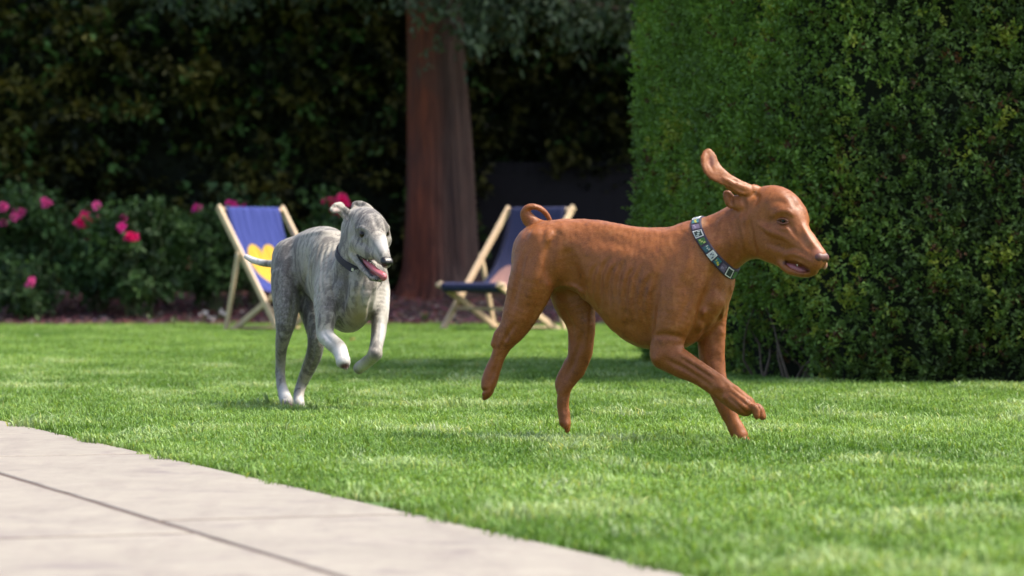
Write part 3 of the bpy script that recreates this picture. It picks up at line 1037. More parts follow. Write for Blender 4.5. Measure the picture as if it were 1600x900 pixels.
def eye(root, bvh, px, py, r, mat, base, sink=.55, look=None):
    h, nrm_, d = hit(bvh, px, py)
    if h is None: return None
    lk = -d*.6+nrm_*.6 if look is None else np.asarray(look)
    c = h - nrm_*r*sink
    V, F = sphere_np((0, 0, 0), r, 28, 20)
    B = basis(lk)
    # z axis of the sphere -> look
    V = V @ B
    o = mesh_np('eye', V+c-np.array(base), F, mat, root, smooth=True, attrs={'ax': (sphere_np((0, 0, 0), 1.0, 28, 20)[0])})
    return h


def mat_eye(name, iris):
    m = N(name); a = m.attr('ax').outputs['Vector']; sp = m.n('SeparateXYZ'); m.t.links.new(a, sp.inputs[0])
    z = sp.outputs[2]
    c = m.mix(m.map(z, .62, .68), (.06, .03, .025), iris)
    c = m.mix(m.map(z, .86, .90), c, (.004, .003, .003))
    return m.done(m.bsdf(c, .12, i_Specular_IOR_Level=.35))


def hair_done(m, c, rough):
    sh = m.attr('shade').outputs['Fac']
    cb = m.n('CombineColor', i_0=sh, i_1=sh, i_2=sh).outputs[0]
    return m.done(m.bsdf(m.mix(1.0, c, cb, 'MULTIPLY'), rough, m.attr('nrm').outputs['Vector'], i_Specular_IOR_Level=.32))


def mat_coat(kind, hair=False):
    m = N(kind+('_hair' if hair else '_coat')); v = m.obj()
    at = m.attr('col'); pc, pa = at.outputs['Color'], at.outputs['Alpha']
    fine = m.noise(m.obj((.45, 1, 1), (0, R(25), 0)), 380, 3, .7)
    mid = m.noise(m.obj((.5, 1, 1), (0, R(25), 0)), 75, 4, .65)
    big = m.noise(v, 7, 3)
    if kind == 'rust':
        c = m.mix(m.map(big, .3, .7), (.185, .045, .004), (.28, .082, .008))
        c = m.mix(m.map(mid, .35, .75, 0, .45), c, (.125, .028, .006))
        c = m.mix(m.map(fine, .35, .7, 0, .5), c, (.36, .135, .040))
        tk = m.noise(v, 34, 4, .7)
        c = m.mix(m.map(tk, .56, .74, 0, .6, True), c, (.085, .019, .005))
        c = m.mix(m.map(tk, .30, .44, .45, 0, True), c, (.40, .155, .05))
        h = m.math('ADD', m.math('MULTIPLY', mid, .6), m.math('MULTIPLY', fine, .35))
        c = m.mix(m.math('MULTIPLY', pa, .85), c, pc)
        if hair: return hair_done(m, c, .42)
        return m.done(m.bsdf(c, .46, m.bump(h, .5, .003), i_Sheen_Weight=.05, i_Sheen_Roughness=.4, i_Sheen_Tint=(1, .75, .55), i_Specular_IOR_Level=.45))
    # brindle: grey stripes that run down the flanks on a pale cream ground
    st = m.attr('st').outputs['Vector']
    mp = m.n('Mapping', i_Vector=st, i_Scale=(1, 1, 1)).outputs[0]
    wob = m.noise(v, 9, 3)
    s1 = m.noise(m.n('Mapping', i_Vector=st, i_Scale=(40, 7, 12)).outputs[0], 1.0, 4, .65, .8)
    s2 = m.noise(m.n('Mapping', i_Vector=st, i_Scale=(95, 22, 30)).outputs[0], 1.0, 3, .6, .6)
    sp2 = m.noise(v, 150, 3, .7)
    f = m.map(m.math('ADD', m.math('MULTIPLY', s1, .62), m.math('MULTIPLY', s2, .38)), .485, .535, 0, 1, True)
    dk = m.attr('dk').outputs['Fac']       # how strongly grey each area is
    f = m.math('MULTIPLY', f, m.map(dk, 0, .5, 0, 1))
    sp_ = m.map(sp2, .42, .62, 0, 1)
    c = m.mix(m.map(big, .3, .7), (.29, .26, .205), (.37, .345, .29))
    c = m.mix(m.math('MULTIPLY', m.map(dk, .3, .85), .85), c, m.mix(sp_, (.045, .038, .038), (.21, .19, .18)))
    c = m.mix(m.math('MULTIPLY', f, .92), c, (.05, .041, .038))
    c = m.mix(m.map(fine, .35, .75, 0, .25), c, (.52, .49, .45))
    h = m.math('ADD', m.math('MULTIPLY', mid, .6), m.math('MULTIPLY', fine, .35))
    c = m.mix(pa, c, pc)
    if hair: return hair_done(m, c, .55)
    return m.done(m.bsdf(c, .6, m.bump(h, .35, .0022), i_Sheen_Weight=.2, i_Sheen_Roughness=.4))


def fur_coat(root, V, Q, mat, n, ln, wd, flow, keep, attrs, col, seed=1, lift=.3):
    """short hairs lying on the body, each one thin blade; they share the colours of the skin below"""
    r = np.random.default_rng(seed)
    A, B, Cc, D = (V[Q[:, i]] for i in range(4))
    N0 = np.cross(C_ := (Cc-A), D-B); ar = np.linalg.norm(N0, axis=1)+1e-12; N0 = N0/ar[:, None]
    vn = np.zeros_like(V)
    for i in range(4):
        for d in range(3): vn[:, d] += np.bincount(Q[:, i], N0[:, d], len(V))
    vn /= np.linalg.norm(vn, axis=1, keepdims=True)+1e-9
    f = r.choice(len(Q), n, p=ar/ar.sum())
    u, v = r.random((n, 1)), r.random((n, 1))
    def ip(X):
        X = X if X.ndim == 2 else X[:, None]
        return (X[Q[f, 0]]*(1-u)+X[Q[f, 1]]*u)*(1-v)+(X[Q[f, 3]]*(1-u)+X[Q[f, 2]]*u)*v
    P = ip(V); Nn = ip(vn); Nn /= np.linalg.norm(Nn, axis=1, keepdims=True)+1e-9
    k = keep(P)
    P, Nn = P[k], Nn[k]; m = len(P)
    fl = flow(P)+r.normal(size=(m, 3))*.28
    T = fl-Nn*(fl*Nn).sum(1, keepdims=True); T /= np.linalg.norm(T, axis=1, keepdims=True)+1e-9
    d1 = T+Nn*lift; d2 = T+Nn*lift*.25
    S_ = np.cross(T, Nn)
    L = (ln*r.uniform(.6, 1.3, m))[:, None]; W = (wd*r.uniform(.7, 1.3, m))[:, None]
    P = P-Nn*.0006
    Vf = np.stack([P-S_*W*.5, P+S_*W*.5, P+d1*L*.5+S_*W*.35, P+d1*L*.5-S_*W*.35, P+d1*L*.5+d2*L*.5], 1).reshape(-1, 3)
    b0 = np.arange(m)[:, None]*5
    at = {kk: np.repeat(ip(np.asarray(vv))[k] if np.asarray(vv).ndim == 2 else ip(np.asarray(vv))[k][:, 0], 5, 0) for kk, vv in attrs.items()}
    at['nrm'] = np.repeat(Nn+r.normal(size=(m, 3))*.16, 5, 0)
    at['shade'] = np.repeat(r.uniform(.5, 1.5, m), 5)
    return mesh_np('fur', Vf, [b0+np.array((0, 1, 2, 3)), b0+np.array((3, 2, 4))], mat, root, col=np.repeat(ip(col)[k], 5, 0), attrs=at)


NOSE_BROWN = mat_plain('brown_nose', (.10, .034, .027), .42, 700, .3, .5, .0008)
NOSE_BLACK = mat_plain('black_nose', (.012, .011, .012), .3, 700, .3, .5, .0008)
CLAW = mat_plain('claw', (.09, .05, .035), .4, 100)
TONGUE = mat_plain('tongue', (.36, .095, .11), .35, 300, .15, .5, .001, i_Subsurface_Weight=.2, i_Subsurface_Scale=.005)
TEETH = mat_plain('teeth', (.75, .70, .58), .3, 100, .05)


def collar_ring(bvh, c, n, width, thick, base, name, mat, root, na=72, xref=None, lift=0.0):
    """band laid round the neck: rays shot inwards find the coat"""
    n = np.asarray(n, float)/np.linalg.norm(n)
    a = np.cross(n, (0, 0, 1)) if xref is None else np.asarray(xref, float); a -= n*(a@n); a /= np.linalg.norm(a); b = np.cross(n, a)
    rad = np.zeros((3, na))
    for j, off in enumerate((-.5, 0, .5)):
        for i in range(na):
            t = 2*math.pi*i/na; d = a*math.cos(t)+b*math.sin(t)
            o = np.asarray(c)+n*off*width
            r = bvh.ray_cast(Vector(o), Vector(d), .3)
            rad[j, i] = r[3] if r[0] is not None else .07
    m = np.median(rad)
    rad = np.clip(rad, m*.5, m*1.25)
    for _ in range(6): rad = (np.roll(rad, 1, 1)+2*rad+np.roll(rad, -1, 1))/4
    rad = np.maximum(rad, 0) + .0015 + lift
    def P(i, t, dep):
        """i angle index (float), t -.5...5 across, dep outwards"""
        i = i % na; i0 = int(i); fr = i-i0; i1 = (i0+1) % na
        col = rad[:, i0]*(1-fr)+rad[:, i1]*fr
        r = np.interp(t, (-.5, 0, .5), col)+dep; ang = 2*math.pi*i/na
        return np.asarray(c)+n*t*width+(a*math.cos(ang)+b*math.sin(ang))*r-np.asarray(base)
    V, F = [], []
    prof = [(-.5, 0), (-.5, thick*.6), (-.44, thick), (.44, thick), (.5, thick*.6), (.5, 0)]
    for i in range(na):
        for t, d in prof: V.append(P(i, t, d))
    k = len(prof)
    for i in range(na):
        for j in range(k):
            F.append((i*k+j, ((i+1) % na)*k+j, ((i+1) % na)*k+(j+1) % k, i*k+(j+1) % k))
    o = mesh_np(name, np.array(V), np.array(F), mat, root, smooth=False)
    return o, P


def plaque(P, i0, i1, t0, t1, d0, d1, name, mat, parent, n=5):
    V, F = [], []
    for q in range(n+1):
        i = i0+(i1-i0)*q/n
        for t, d in ((t0, d0), (t0, d1), (t1, d1), (t1, d0)): V.append(P(i, t, d))
    for q in range(n):
        for j in range(4): F.append((q*4+j, (q+1)*4+j, (q+1)*4+(j+1) % 4, q*4+(j+1) % 4))
    F += [(0, 1, 2, 3), (n*4+3, n*4+2, n*4+1, n*4)]
    return mesh_np(name, np.array(V), np.array(F), mat, parent)


# ------------------------------------------------------------------ the brown dog
def brown_dog():
    yaw = R(20)
    Fd = np.array((math.cos(yaw), -math.sin(yaw), 0)); Ld = np.array((-math.sin(yaw), -math.cos(yaw), 0))
    P0 = Pt(1000, 430, 8.96)
    def on(px, py, w, O, L):
        c = np.array((0, 0, CAM_H)); d = Pt(px, py, 1.0)-c
        return c + d*(((O-c)@L + w)/(d@L))
    def b(px, py, w=0.0): return on(px, py, w, P0, Ld)
    S9 = 9.0/FPX            # metres per photo pixel at the dog
    base = np.array((P0[0], P0[1], 0.0))
    root = empty('dog', base)
    tag(root, 'lean rust brown dog in a patterned collar running right with one ear up', 'dog')
    Q = [b(1000, 430, w) for w in (-.2, .2)]
    S = SDF((Pt(745, 0, 9.3)[0], 8.36, 0.0), (Pt(1312, 0, 8.7)[0], 9.5, Pt(0, 222, 9)[2]), .0026)

    # torso
    rows = []
    for px, yt, yb, hw in ((812, 388, 425, 12), (818, 372, 440, 28), (832, 358, 450, 40), (852, 350, 452, 46), (875, 346, 450, 47), (905, 344.5, 455, 44), (935, 346, 482, 45), (962, 350, 514, 50), (990, 355, 535, 55),
                           (1020, 358, 544, 57), (1050, 357, 546, 57), (1078, 352, 540, 54), (1100, 352, 522, 48), (1120, 358, 500, 38), (1136, 372, 475, 26), (1144, 395, 455, 10)):
        T_ = b(px, yt); B_ = b(px, yb); rows.append(((T_-P0)@Fd, T_[2], B_[2], hw*S9))
    S.loft(P0, Fd, Ld, rows, .02, .08, 2.15)

    def leg(pts, k=.014, L=Ld):
        S.sweep([b(p[0], p[1], p[2]) for p in pts], [p[3]*S9 for p in pts], [p[4]*S9 for p in pts], L, k)
    # near hind leg, stretched back
    leg([(858, 398, .045, 38, 24), (842, 432, .052, 38, 25), (829, 470, .055, 32, 20), (815, 503, .055, 24, 16), (804, 523, .055, 17, 12), (795, 538, .052, 13, 10), (787, 556, .05, 11.5, 9), (779, 575, .05, 12, 9), (774, 592, .05, 12.5, 12), (772, 600, .05, 11, 13)], .02)
    S.sweep([b(800, 505, .055), b(787, 520, .055), b(781, 535, .055)], [5*S9, 6*S9, 5*S9], [4*S9, 6*S9, 5*S9], Ld, .012)     # heel
    # far hind leg, standing
    leg([(888, 430, -.045, 34, 24), (901, 465, -.05, 33, 22), (912, 497, -.052, 25, 17), (914, 525, -.054, 21, 14), (912, 550, -.054, 19, 13), (905, 572, -.054, 17, 11), (895, 590, -.052, 13.5, 9.5), (888, 607, -.05, 10.5, 9), (886, 628, -.05, 9.5, 8), (888, 645, -.05, 9.5, 9), (889, 655, -.05, 9.5, 10)], .018)
    S.sweep([b(893, 565, -.054), b(881, 590, -.054), b(878, 604, -.053)], [5*S9, 6*S9, 5*S9], [4*S9, 6*S9, 5*S9], Ld, .012)
    # near front leg: shoulder, upper arm, forearm thrown forward
    leg([(1088, 392, .048, 34, 16), (1074, 425, .056, 38, 18), (1064, 460, .062, 38, 20), (1055, 492, .068, 34, 20), (1048, 520, .07, 27, 18), (1044, 542, .072, 25, 16)], .012)
    leg([(1041, 553, .072, 22, 15), (1060, 562, .075, 22, 15), (1082, 574, .078, 19, 13), (1103, 586, .081, 17, 12), (1122, 599, .085, 17, 13), (1138, 611, .088, 17, 13), (1152, 622, .092, 17, 16), (1164, 630, .095, 16, 18)], .010)
    # far front leg
    leg([(1104, 425, -.03, 38, 24), (1109, 460, -.045, 33, 20), (1112, 495, -.05, 25, 17), (1113, 525, -.05, 21.5, 15), (1114, 560, -.048, 20, 13.5), (1120, 592, -.045, 17, 12), (1130, 620, -.042, 14, 11.5), (1141, 645, -.04, 12.5, 10), (1151, 665, -.04, 12, 11), (1157, 676, -.04, 12, 12)], .014)
    # neck
    leg([(1086, 405, 0, 52, 38), (1105, 396, 0, 50, 36), (1127, 383, 0, 46, 33), (1149, 369, .0, 42, 30), (1170, 356, .0, 39, 28)], .02)
    # breast muscle and fore-chest
    S.sweep([b(1112, 470, .03), b(1096, 500, .035)], [20*S9, 14*S9], [16*S9, 12*S9], Ld, .02)
    S.sweep([b(1118, 440, -.01), b(1108, 480, -.01)], [27*S9, 25*S9], [24*S9, 20*S9], Ld, .02)
    # tail: curls up and over
    tl = [b(868, 365, 0), b(850, 358, 0), b(837, 348, .002), b(829, 337, .006), b(831, 329, .008), b(840, 326, .004), b(851, 328.5, -.006), b(860, 336, -.016), b(866, 346, -.022)]
    S.sweep(tl, [15*S9, 12.5*S9, 10.5*S9, 8.5*S9, 6*S9, 4.6*S9, 4.2*S9, 4*S9, 3*S9], [14*S9, 12*S9, 10*S9, 9*S9, 8*S9, 7*S9, 6*S9, 4.5*S9, 3*S9], Ld, .004)

    # ---- head: turned towards the camera, nose down
    yh = R(38); Lh = np.array((-math.sin(yh), -math.cos(yh), 0)); Lh += np.array((0, 0, .10)); Lh /= np.linalg.norm(Lh)
    PH = b(1236, 350, 0)+np.array((0, -.03, 0))
    def h(px, py, w=0.0): return on(px, py, w, PH, Lh)
    def hs(pts, k=.010): S.sweep([h(p[0], p[1], p[2]) for p in pts], [p[3]*S9 for p in pts], [p[4]*S9 for p in pts], Lh, k)
    hs([(1186, 335, 0, 36, 27), (1206, 331, 0, 37, 30), (1223, 335, 0, 32, 28), (1234, 345, 0, 25, 23)], .018)   # cranium
    hs([(1165, 352, 0, 34, 26), (1190, 348, 0, 34, 27)], .025)
    hs([(1233, 352, 0, 26, 22), (1246, 370, 0, 22, 17), (1257, 385, 0, 20, 15.5), (1267, 397, 0, 18, 15), (1274, 404, 0, 15.5, 14)], .012)
    S.groove([h(1267, 350, -.012), h(1267, 364, -.010)], .011, -.0035)       # muzzle
    hs([(1228, 382, .012, 20, 12), (1244, 396, .014, 18, 10), (1258, 407, .014, 16, 9), (1268, 412, .011, 14, 9)], .010)  # near upper lip
    hs([(1240, 382, -.012, 20, 12), (1256, 398, -.014, 17, 9), (1270, 408, -.014, 13, 8), (1280, 413, -.012, 9, 7)], .010)  # far lip
    hs([(1203, 372, .008, 30, 20), (1216, 390, .006, 24, 17)], .018)        # jaw muscle
    hs([(1206, 392, 0, 17, 15), (1226, 408, 0, 14, 13), (1244, 421, 0, 11.5, 11), (1258, 424.5, 0, 10, 9.5), (1268, 423, 0, 8.5, 7)], .006)
    hs([(1219, 413, .012, 5, 5), (1228, 420, .014, 7, 6), (1240, 425, .013, 7, 6), (1252, 428, .011, 5, 5)], .007)   # lower jaw
    hs([(1183, 375, 0, 32, 25), (1204, 388, 0, 20, 19)], .03)
    # brows
    hs([(1220, 333, .028, 9, 7), (1233, 335, .022, 8, 7)], .014)
    hs([(1249, 335, -.020, 9, 8), (1253, 347, -.024, 9, 8)], .012)
    # cheek bone under the eye
    hs([(1210, 362, .034, 8, 5), (1228, 366, .030, 8, 5), (1240, 374, .022, 7, 5)], .016)
    # furrow on the forehead, eye sockets, cheek hollows
    # mouth
    S.sweep([h(1224, 411, .026), h(1236, 415, .024), (h(1250, 420, .018)), h(1262, 422, .01)], [2.5*S9, 6*S9, 6.5*S9, 4*S9], [.016, .018, .016, .012], Lh, .004, sub=True)
    # nostril-side step of the nose
    # ears: the near one is flung back with the tip turned up
    Le = np.array((.25, -.9, .3)); Le /= np.linalg.norm(Le)
    e0 = h(1176, 303, .03)
    De = e0[1]
    def ep(px, py, dy): return Pt(px, py, De+dy)
    S.sweep([ep(1182, 304, .0), ep(1164, 299, -.012), ep(1146, 290, -.016), ep(1130, 281, -.018), ep(1118, 272, -.016), ep(1112, 262, -.012), ep(1109, 251, -.006), ep(1109, 243, .0)],
            [9*S9, 10*S9, 10*S9, 11.5*S9, 14.5*S9, 14.5*S9, 12.5*S9, 7*S9], [7*S9, 4.2*S9, 3.0*S9, 2.6*S9, 2.5*S9, 2.4*S9, 2.4*S9, 2.4*S9], Le, .004)
    S.sweep([ep(1170, 304, .0), ep(1152, 297, -.006), ep(1138, 291, -.008)], [10*S9, 10*S9, 7*S9], [4*S9, 3.2*S9, 2.8*S9], Le, .006)
    # fold under the ear and burr of the ear opening
    S.sweep([ep(1166, 320, -.008), ep(1146, 319, .0), ep(1138, 308, .004)], [13*S9, 11*S9, 7*S9], [7*S9, 5*S9, 4*S9], Le, .008)

    # ---- paws
    U = np.array((0, 0, 1.0))
    tf = Fd*.90+U*-.40; pn = b(1171, 633, .097)
    en1 = toes(S, pn, tf, Ld, U*.9+Fd*.40, .0265, curl=-.26)
    en2 = toes(S, b(1158, 678, -.04), Fd*.62+U*-.80, Ld, U*.6+Fd*.7, .0205, curl=-.1)
    en3 = toes(S, b(772, 599, .05), -Fd*.15-U*1.0, Ld, Fd*.9, .021, curl=-.15)
    en4 = toes(S, b(888, 652, -.05), Fd*.35-U*.95, Ld, U*.5+Fd*.6, .018, curl=-.05)
    # dew claw / carpal pad
    S.bulge(b(1128, 618, .088), .008, .004)
    # ---- muscles, ribs, tendons: pressed into the surface where they show
    line, dot = S.carve()
    line([(1034, 425), (1026, 460), (1022, 495), (1021, 525)], .012, -.009)      # behind the upper arm
    line([(1075, 362), (1058, 385), (1042, 412), (1034, 432)], .016, -.0045)     # edge of the shoulder blade
    line([(1090, 380), (1078, 410), (1070, 440)], .014, .004)
    line([(1116, 420), (1110, 450), (1100, 474), (1090, 506)], .011, -.010)
    line([(1066, 425), (1056, 450), (1050, 490)], .018, .004)
    line([(1084, 440), (1074, 478), (1062, 505)], .010, -.0025)
    dot(1102, 488, .012, .008); dot(1100, 502, .008, -.005)
    line([(1026, 524), (1045, 522), (1070, 526)], .008, -.005)                   # elbow fold
    dot(1028, 560, .012, .005)
    line([(876, 370), (866, 395), (865, 425), (874, 450)], .014, -.009)          # in front of the thigh
    line([(866, 362), (862, 380)], .012, .004)
    line([(852, 395), (844, 430), (838, 468)], .016, .005)
    line([(826, 400), (818, 440), (808, 485)], .009, -.005)
    line([(850, 470), (838, 498), (824, 520)], .009, -.0035)
    line([(812, 505), (800, 525), (790, 545)], .006, -.0045)
    dot(843, 368, .016, .005); dot(884, 361, .014, .0035)
    line([(890, 395), (900, 425), (915, 452)], .024, -.011)                      # flank hollow
    line([(880, 448), (896, 446), (912, 456), (930, 480)], .008, .004)
    for i in range(8):
        x = 921+i*13.0; y = i*3.5
        am = (.6, .9, 1.1, .8, 1.2, .9, .7, .5)[i]; t_ = (14, 4, 10, 0, 12, 6, 18, 26)[i]; e_ = (0, 8, -6, 4, 10, -4, 0, -14)[i]
        line([(x+16, 398+i*2+t_), (x+8, 410+y+t_*.6), (x+3, 436+y*1.4), (x+4, 464+y*1.9+e_)], .0070, .0026*am)
        line([(x+22.5, 400+i*2+t_), (x+14.5, 412+y+t_*.6), (x+9.5, 438+y*1.4), (x+10.5, 464+y*1.9+e_)], .0066, -.0030*am)
    line([(905, 352), (960, 356), (1010, 364), (1050, 366)], .018, .002)         # back muscle
    line([(905, 374), (950, 380), (1000, 388)], .022, -.003)
    line([(1045, 560), (1080, 578), (1112, 600)], .0065, -.0045)                 # forearm tendons
    line([(1062, 549), (1092, 568), (1118, 586)], .006, .003)
    line([(1070, 560), (1098, 577), (1116, 590)], .005, -.0035)
    dot(1126, 602, .010, .005); dot(1133, 618, .007, .004)
    for o in (0, 9, 17):
        line([(1140+o*.3, 618-o), (1156+o*.4, 632-o), (1170+o*.4, 643-o)], .004, -.0035)
    line([(1108, 470), (1106, 505), (1100, 530)], .010, -.006)
    line([(1122, 450), (1124, 500), (1122, 560)], .008, -.004)
    line([(1132, 470), (1130, 520)], .006, .003)
    line([(916, 520), (903, 560), (890, 588)], .007, -.0055)
    line([(925, 480), (922, 520), (918, 555)], .008, .003)
    line([(885, 480), (898, 510), (902, 540)], .010, -.005)
    line([(890, 610), (889, 640)], .004, -.003)
    line([(790, 552), (780, 580), (774, 598)], .005, -.004)
    dot(797, 533, .008, .004)
    line([(1148, 332), (1152, 365), (1150, 395), (1138, 420)], .010, -.0045)     # neck
    line([(1170, 345), (1172, 370), (1180, 395)], .009, -.0075)
    line([(1128, 345), (1124, 375), (1118, 400)], .010, .003)
    for k_ in range(3):
        line([(1160-k_*9, 345+k_*4), (1166-k_*9, 372+k_*4), (1172-k_*9, 395+k_*4)], .005, -.002)
    line([(1116, 272), (1111, 260), (1109, 247)], .0065, -.0022)
    line([(1106, 276), (1101, 262), (1104, 246)], .003, .002)
    dot(1000, 530, .03, .004); dot(985, 505, .012, -.003)
    # face
    line([(1224, 300), (1238, 318), (1249, 338)], .010, -.002)
    line([(1207, 340), (1216, 334), (1228, 333), (1237, 339)], .0055, .0048)     # near brow
    line([(1250, 327), (1256, 335), (1259, 346)], .006, .003)
    line([(1206, 322), (1216, 318), (1228, 322)], .010, -.003)
    line([(1195, 322), (1194, 340), (1200, 352)], .011, -.004)                   # temple
    dot(1221, 348, .0085, -.0065)
    line([(1230, 352), (1238, 364), (1246, 376)], .006, -.004)
    line([(1212, 358), (1222, 361), (1232, 360)], .004, .0022)
    line([(1185, 352), (1202, 364), (1220, 371), (1236, 382)], .008, .0045)      # cheek bone
    line([(1200, 382), (1218, 388), (1236, 394)], .008, -.0045)
    line([(1252, 356), (1262, 374), (1272, 388)], .006, .0035)                   # bridge of the muzzle
    line([(1246, 366), (1256, 382), (1264, 392)], .006, -.0035)
    line([(1222, 404), (1234, 398), (1250, 402), (1264, 410)], .005, .0035)      # lip
    line([(1222, 396), (1236, 389), (1252, 394)], .0045, -.0028)
    line([(1235, 431), (1250, 433)], .004, -.002)
    line([(1178, 306), (1184, 312), (1180, 322)], .006, -.006)
    line([(1172, 299), (1150, 291), (1130, 282)], .004, .0022)
    line([(1166, 304), (1146, 297), (1128, 287)], .0035, -.0028)
    line([(1161, 312), (1164, 326), (1160, 342)], .006, -.006)
    line([(1146, 308), (1143, 318), (1148, 330)], .005, -.006)
    line([(1132, 300), (1136, 312), (1143, 322)], .004, .003)
    V, Fq = S.mesh()
    V = roughen(V, Fq, .0016, 26, .0008, 80, np.clip(1-(V[:, 0]-Pt(1165, 0, 8.9)[0])/.04, .25, 1))
    bv = BVHTree.FromPolygons([tuple(v) for v in V], [tuple(int(i) for i in f) for f in Fq])
    dark = (.06, .014, .005); tan = (.33, .13, .045); red = (.12, .027, .009)
    pink = (.36, .15, .12)
    spots = [
        (b(1140, 395, .0), (.05, .2, .05), dark, .9, .35),  # neck below the jaw: shade painted into the coat
        (h(1230, 395, .0), (.045, .08, .03), tan, .9, .25),
        (h(1262, 376, 0), (.03, .05, .022), (.42, .20, .15), .9, .55),
        (h(1275, 397, .0), (.022, .05, .022), (.30, .12, .10), .7, .7),
        (h(1222, 349, .034), (.022, .03, .015), red, .9, .7),
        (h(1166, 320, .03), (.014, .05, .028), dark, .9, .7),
        (ep(1112, 258, -.0), (.012, .06, .022), (.34, .09, .05), .8, .55),
        (ep(1113, 257, -.0), (.0095, .06, .021), (.11, .026, .014), .5, .85),
        (b(1098, 350, .03), (.02, .1, .02), (.50, .30, .16), .9, .6),
        (b(962, 470, .09), (.09, .06, .07), (.30, .12, .06), .9, .45),
        (b(1020, 530, .05), (.06, .1, .03), (.30, .12, .08), .9, .4),
        (b(1058, 470, .1), (.025, .06, .045), (.31, .12, .04), .9, .45),
        (b(1040, 445, .1), (.06, .06, .045), (.30, .10, .05), .95, .35),
        (b(1036, 576, .07), (.03, .06, .014), (.10, .05, .035), .8, .5),
        (b(1120, 480, -.05), (.05, .06, .16), dark, .9, .35),  # far fore leg: shade of the body painted into the coat
        (b(905, 560, -.05), (.05, .04, .13), dark, .9, .4),  # far hind leg darkened likewise, painted shade
        (b(890, 645, -.05), (.03, .06, .05), red, .9, .35),
        (b(775, 590, .05), (.05, .06, .06), red, .9, .45),
        (b(780, 575, .05), (.008, .06, .05), dark, .9, .3),
        (b(1176, 652, .10), (.030, .06, .009), (.03, .014, .012), .8, .9),
        (b(1160, 690, -.04), (.03, .06, .008), dark, .8, .5),
    ]
    cc = paint(V, spots)
    # mouth lining and lip line
    mo = [(h(1226, 412, .018), .010, (.05, .015, .015), .6, .9), (h(1238, 417, .018), (.014, .03, .010), (.22, .055, .06), .5, .95), (h(1252, 421, .014), (.012, .03, .009), (.30, .09, .10), .5, .95)]
    cc = paint(V, mo, cc)
    ec = hit(bv, 1222, 348)[0]
    cc = paint(V, [(ec, (.017, .02, .012), (.10, .035, .02), .7, .9)], cc)
    body = mesh_np('body', V-base, Fq, mat_coat('rust'), root, smooth=True, col=cc)
    ex = [(ec, .013), (h(1240, 417, .015), .024), (h(1281, 399, 0), .021), (h(1226, 412, .02), .012)]
    fwd = np.array((.62, -.48, -.62))
    def flow(P):
        w_h = np.clip((P[:, 0]-Pt(1165, 0, 8.9)[0])/.05, 0, 1)[:, None]*np.clip((P[:, 2]-.42)/.04, 0, 1)[:, None]
        w_l = np.clip((.36-P[:, 2])/.08, 0, 1)[:, None]
        body_ = -Fd*.8+np.array((0, 0, -.55)); d = body_*(1-w_l)+np.array((-.15, 0, -1.0))*w_l
        return d*(1-w_h)-fwd*w_h
    fur_coat(root, V-base, Fq, mat_coat('rust', True), 240000, .0062, .00060, lambda P: flow(P+base), lambda P: np.all([np.linalg.norm(P+base-c_, axis=1) > r_ for c_, r_ in ex], axis=0), {}, cc, 3, .15)['kind'] = 'stuff'
    me_ = mat_eye('amber_eye', (.10, .035, .012))
    hh = eye(root, bv, 1222, 348, .0100, me_, base, .50, look=-Lh*-.9+np.array((.45, 0, -.1)))
    # lids
    def lid(px, py, rx, ry, r, bvh, mat):
        for sgn, nm in ((1, 'upper_eyelid'), (-1, 'lower_eyelid')):
            pts = []
            for i in range(11):
                t = i/10*2-1
                x = px+t*rx; y = py-sgn*ry*(1-t*t)+t*1.0
                q = hit(bvh, x, y)
                c0 = hit(bvh, px, py)
                p = q[0]-q[2]*.003*(1-t*t) - q[2]*.0015
                pts.append(Vector(p-base))
            m = MB(); m.tube(pts, [r*.35]+[r]*9+[r*.35], 8); m.build(nm, mat, root, True)
    LID = mat_plain('lid_skin', (.16, .055, .028), .5, 300)
    lid(1222, 348.5, 9, 3.8, .0024, bv, LID)
    # nose leather
    nf = (Fd*.5+np.array((0, -.55, -.45))); nf /= np.linalg.norm(nf)
    nc = h(1277, 403, 0)+nf*.0085
    B = basis(nf)
    S2 = SDF(nc-.03, nc+.03, .0012)
    S2.sweep([nc-B[0]*.0075+B[1]*.002, nc+B[0]*.0075+B[1]*.002], .0145, .0145, B[1], .003)
    S2.sweep([nc-B[1]*.004, nc-B[1]*.010], .0075, .009, B[1], .005)
    S2.sweep([nc-B[0]*.011-B[1]*.004-nf*.007, nc+B[0]*.011-B[1]*.004-nf*.007], .0125, .012, B[1], .006)
    for sg in (-1, 1):
        S2.sweep([nc+B[0]*sg*.007+nf*.014-B[1]*.001, nc+B[0]*sg*.0125+nf*.008-B[1]*.005], .0032, .0032, B[1], .002, sub=True)
    S2.groove([nc+nf*.011+B[1]*.004, nc+nf*.012-B[1]*.010], .0016, -.002)
    Vn, Fn = S2.mesh()
    mesh_np('nose', Vn-base, Fn, NOSE_BROWN, root, smooth=True)
    # far lip blown out beside the nose, tongue, teeth
    S3 = SDF(h(1288, 410, -.02)-.04, h(1288, 410, -.02)+.04, .0015)
    S3.sweep([h(1279, 406, -.014), h(1285, 411, -.016), h(1287, 417, -.016), h(1285, 421, -.015)], [.007, .007, .0055, .003], [.005, .004, .0035, .002], Lh, .002)
    Vn, Fn = S3.mesh(); mesh_np('far_lip', Vn-base, Fn, mat_plain('lip_skin', (.50, .27, .16), .5, 200), root, smooth=True)
    m = MB(); m.tube([Vector(h(x, y, w)-base) for x, y, w in ((1226, 414, .010), (1238, 419, .012), (1250, 424, .010), (1258, 425, .006))], [.005, .008, .008, .004], 10)
    m.build('tongue', mat_plain('gums', (.30, .095, .10), .35, 300, .2, .5, .001), root, True)
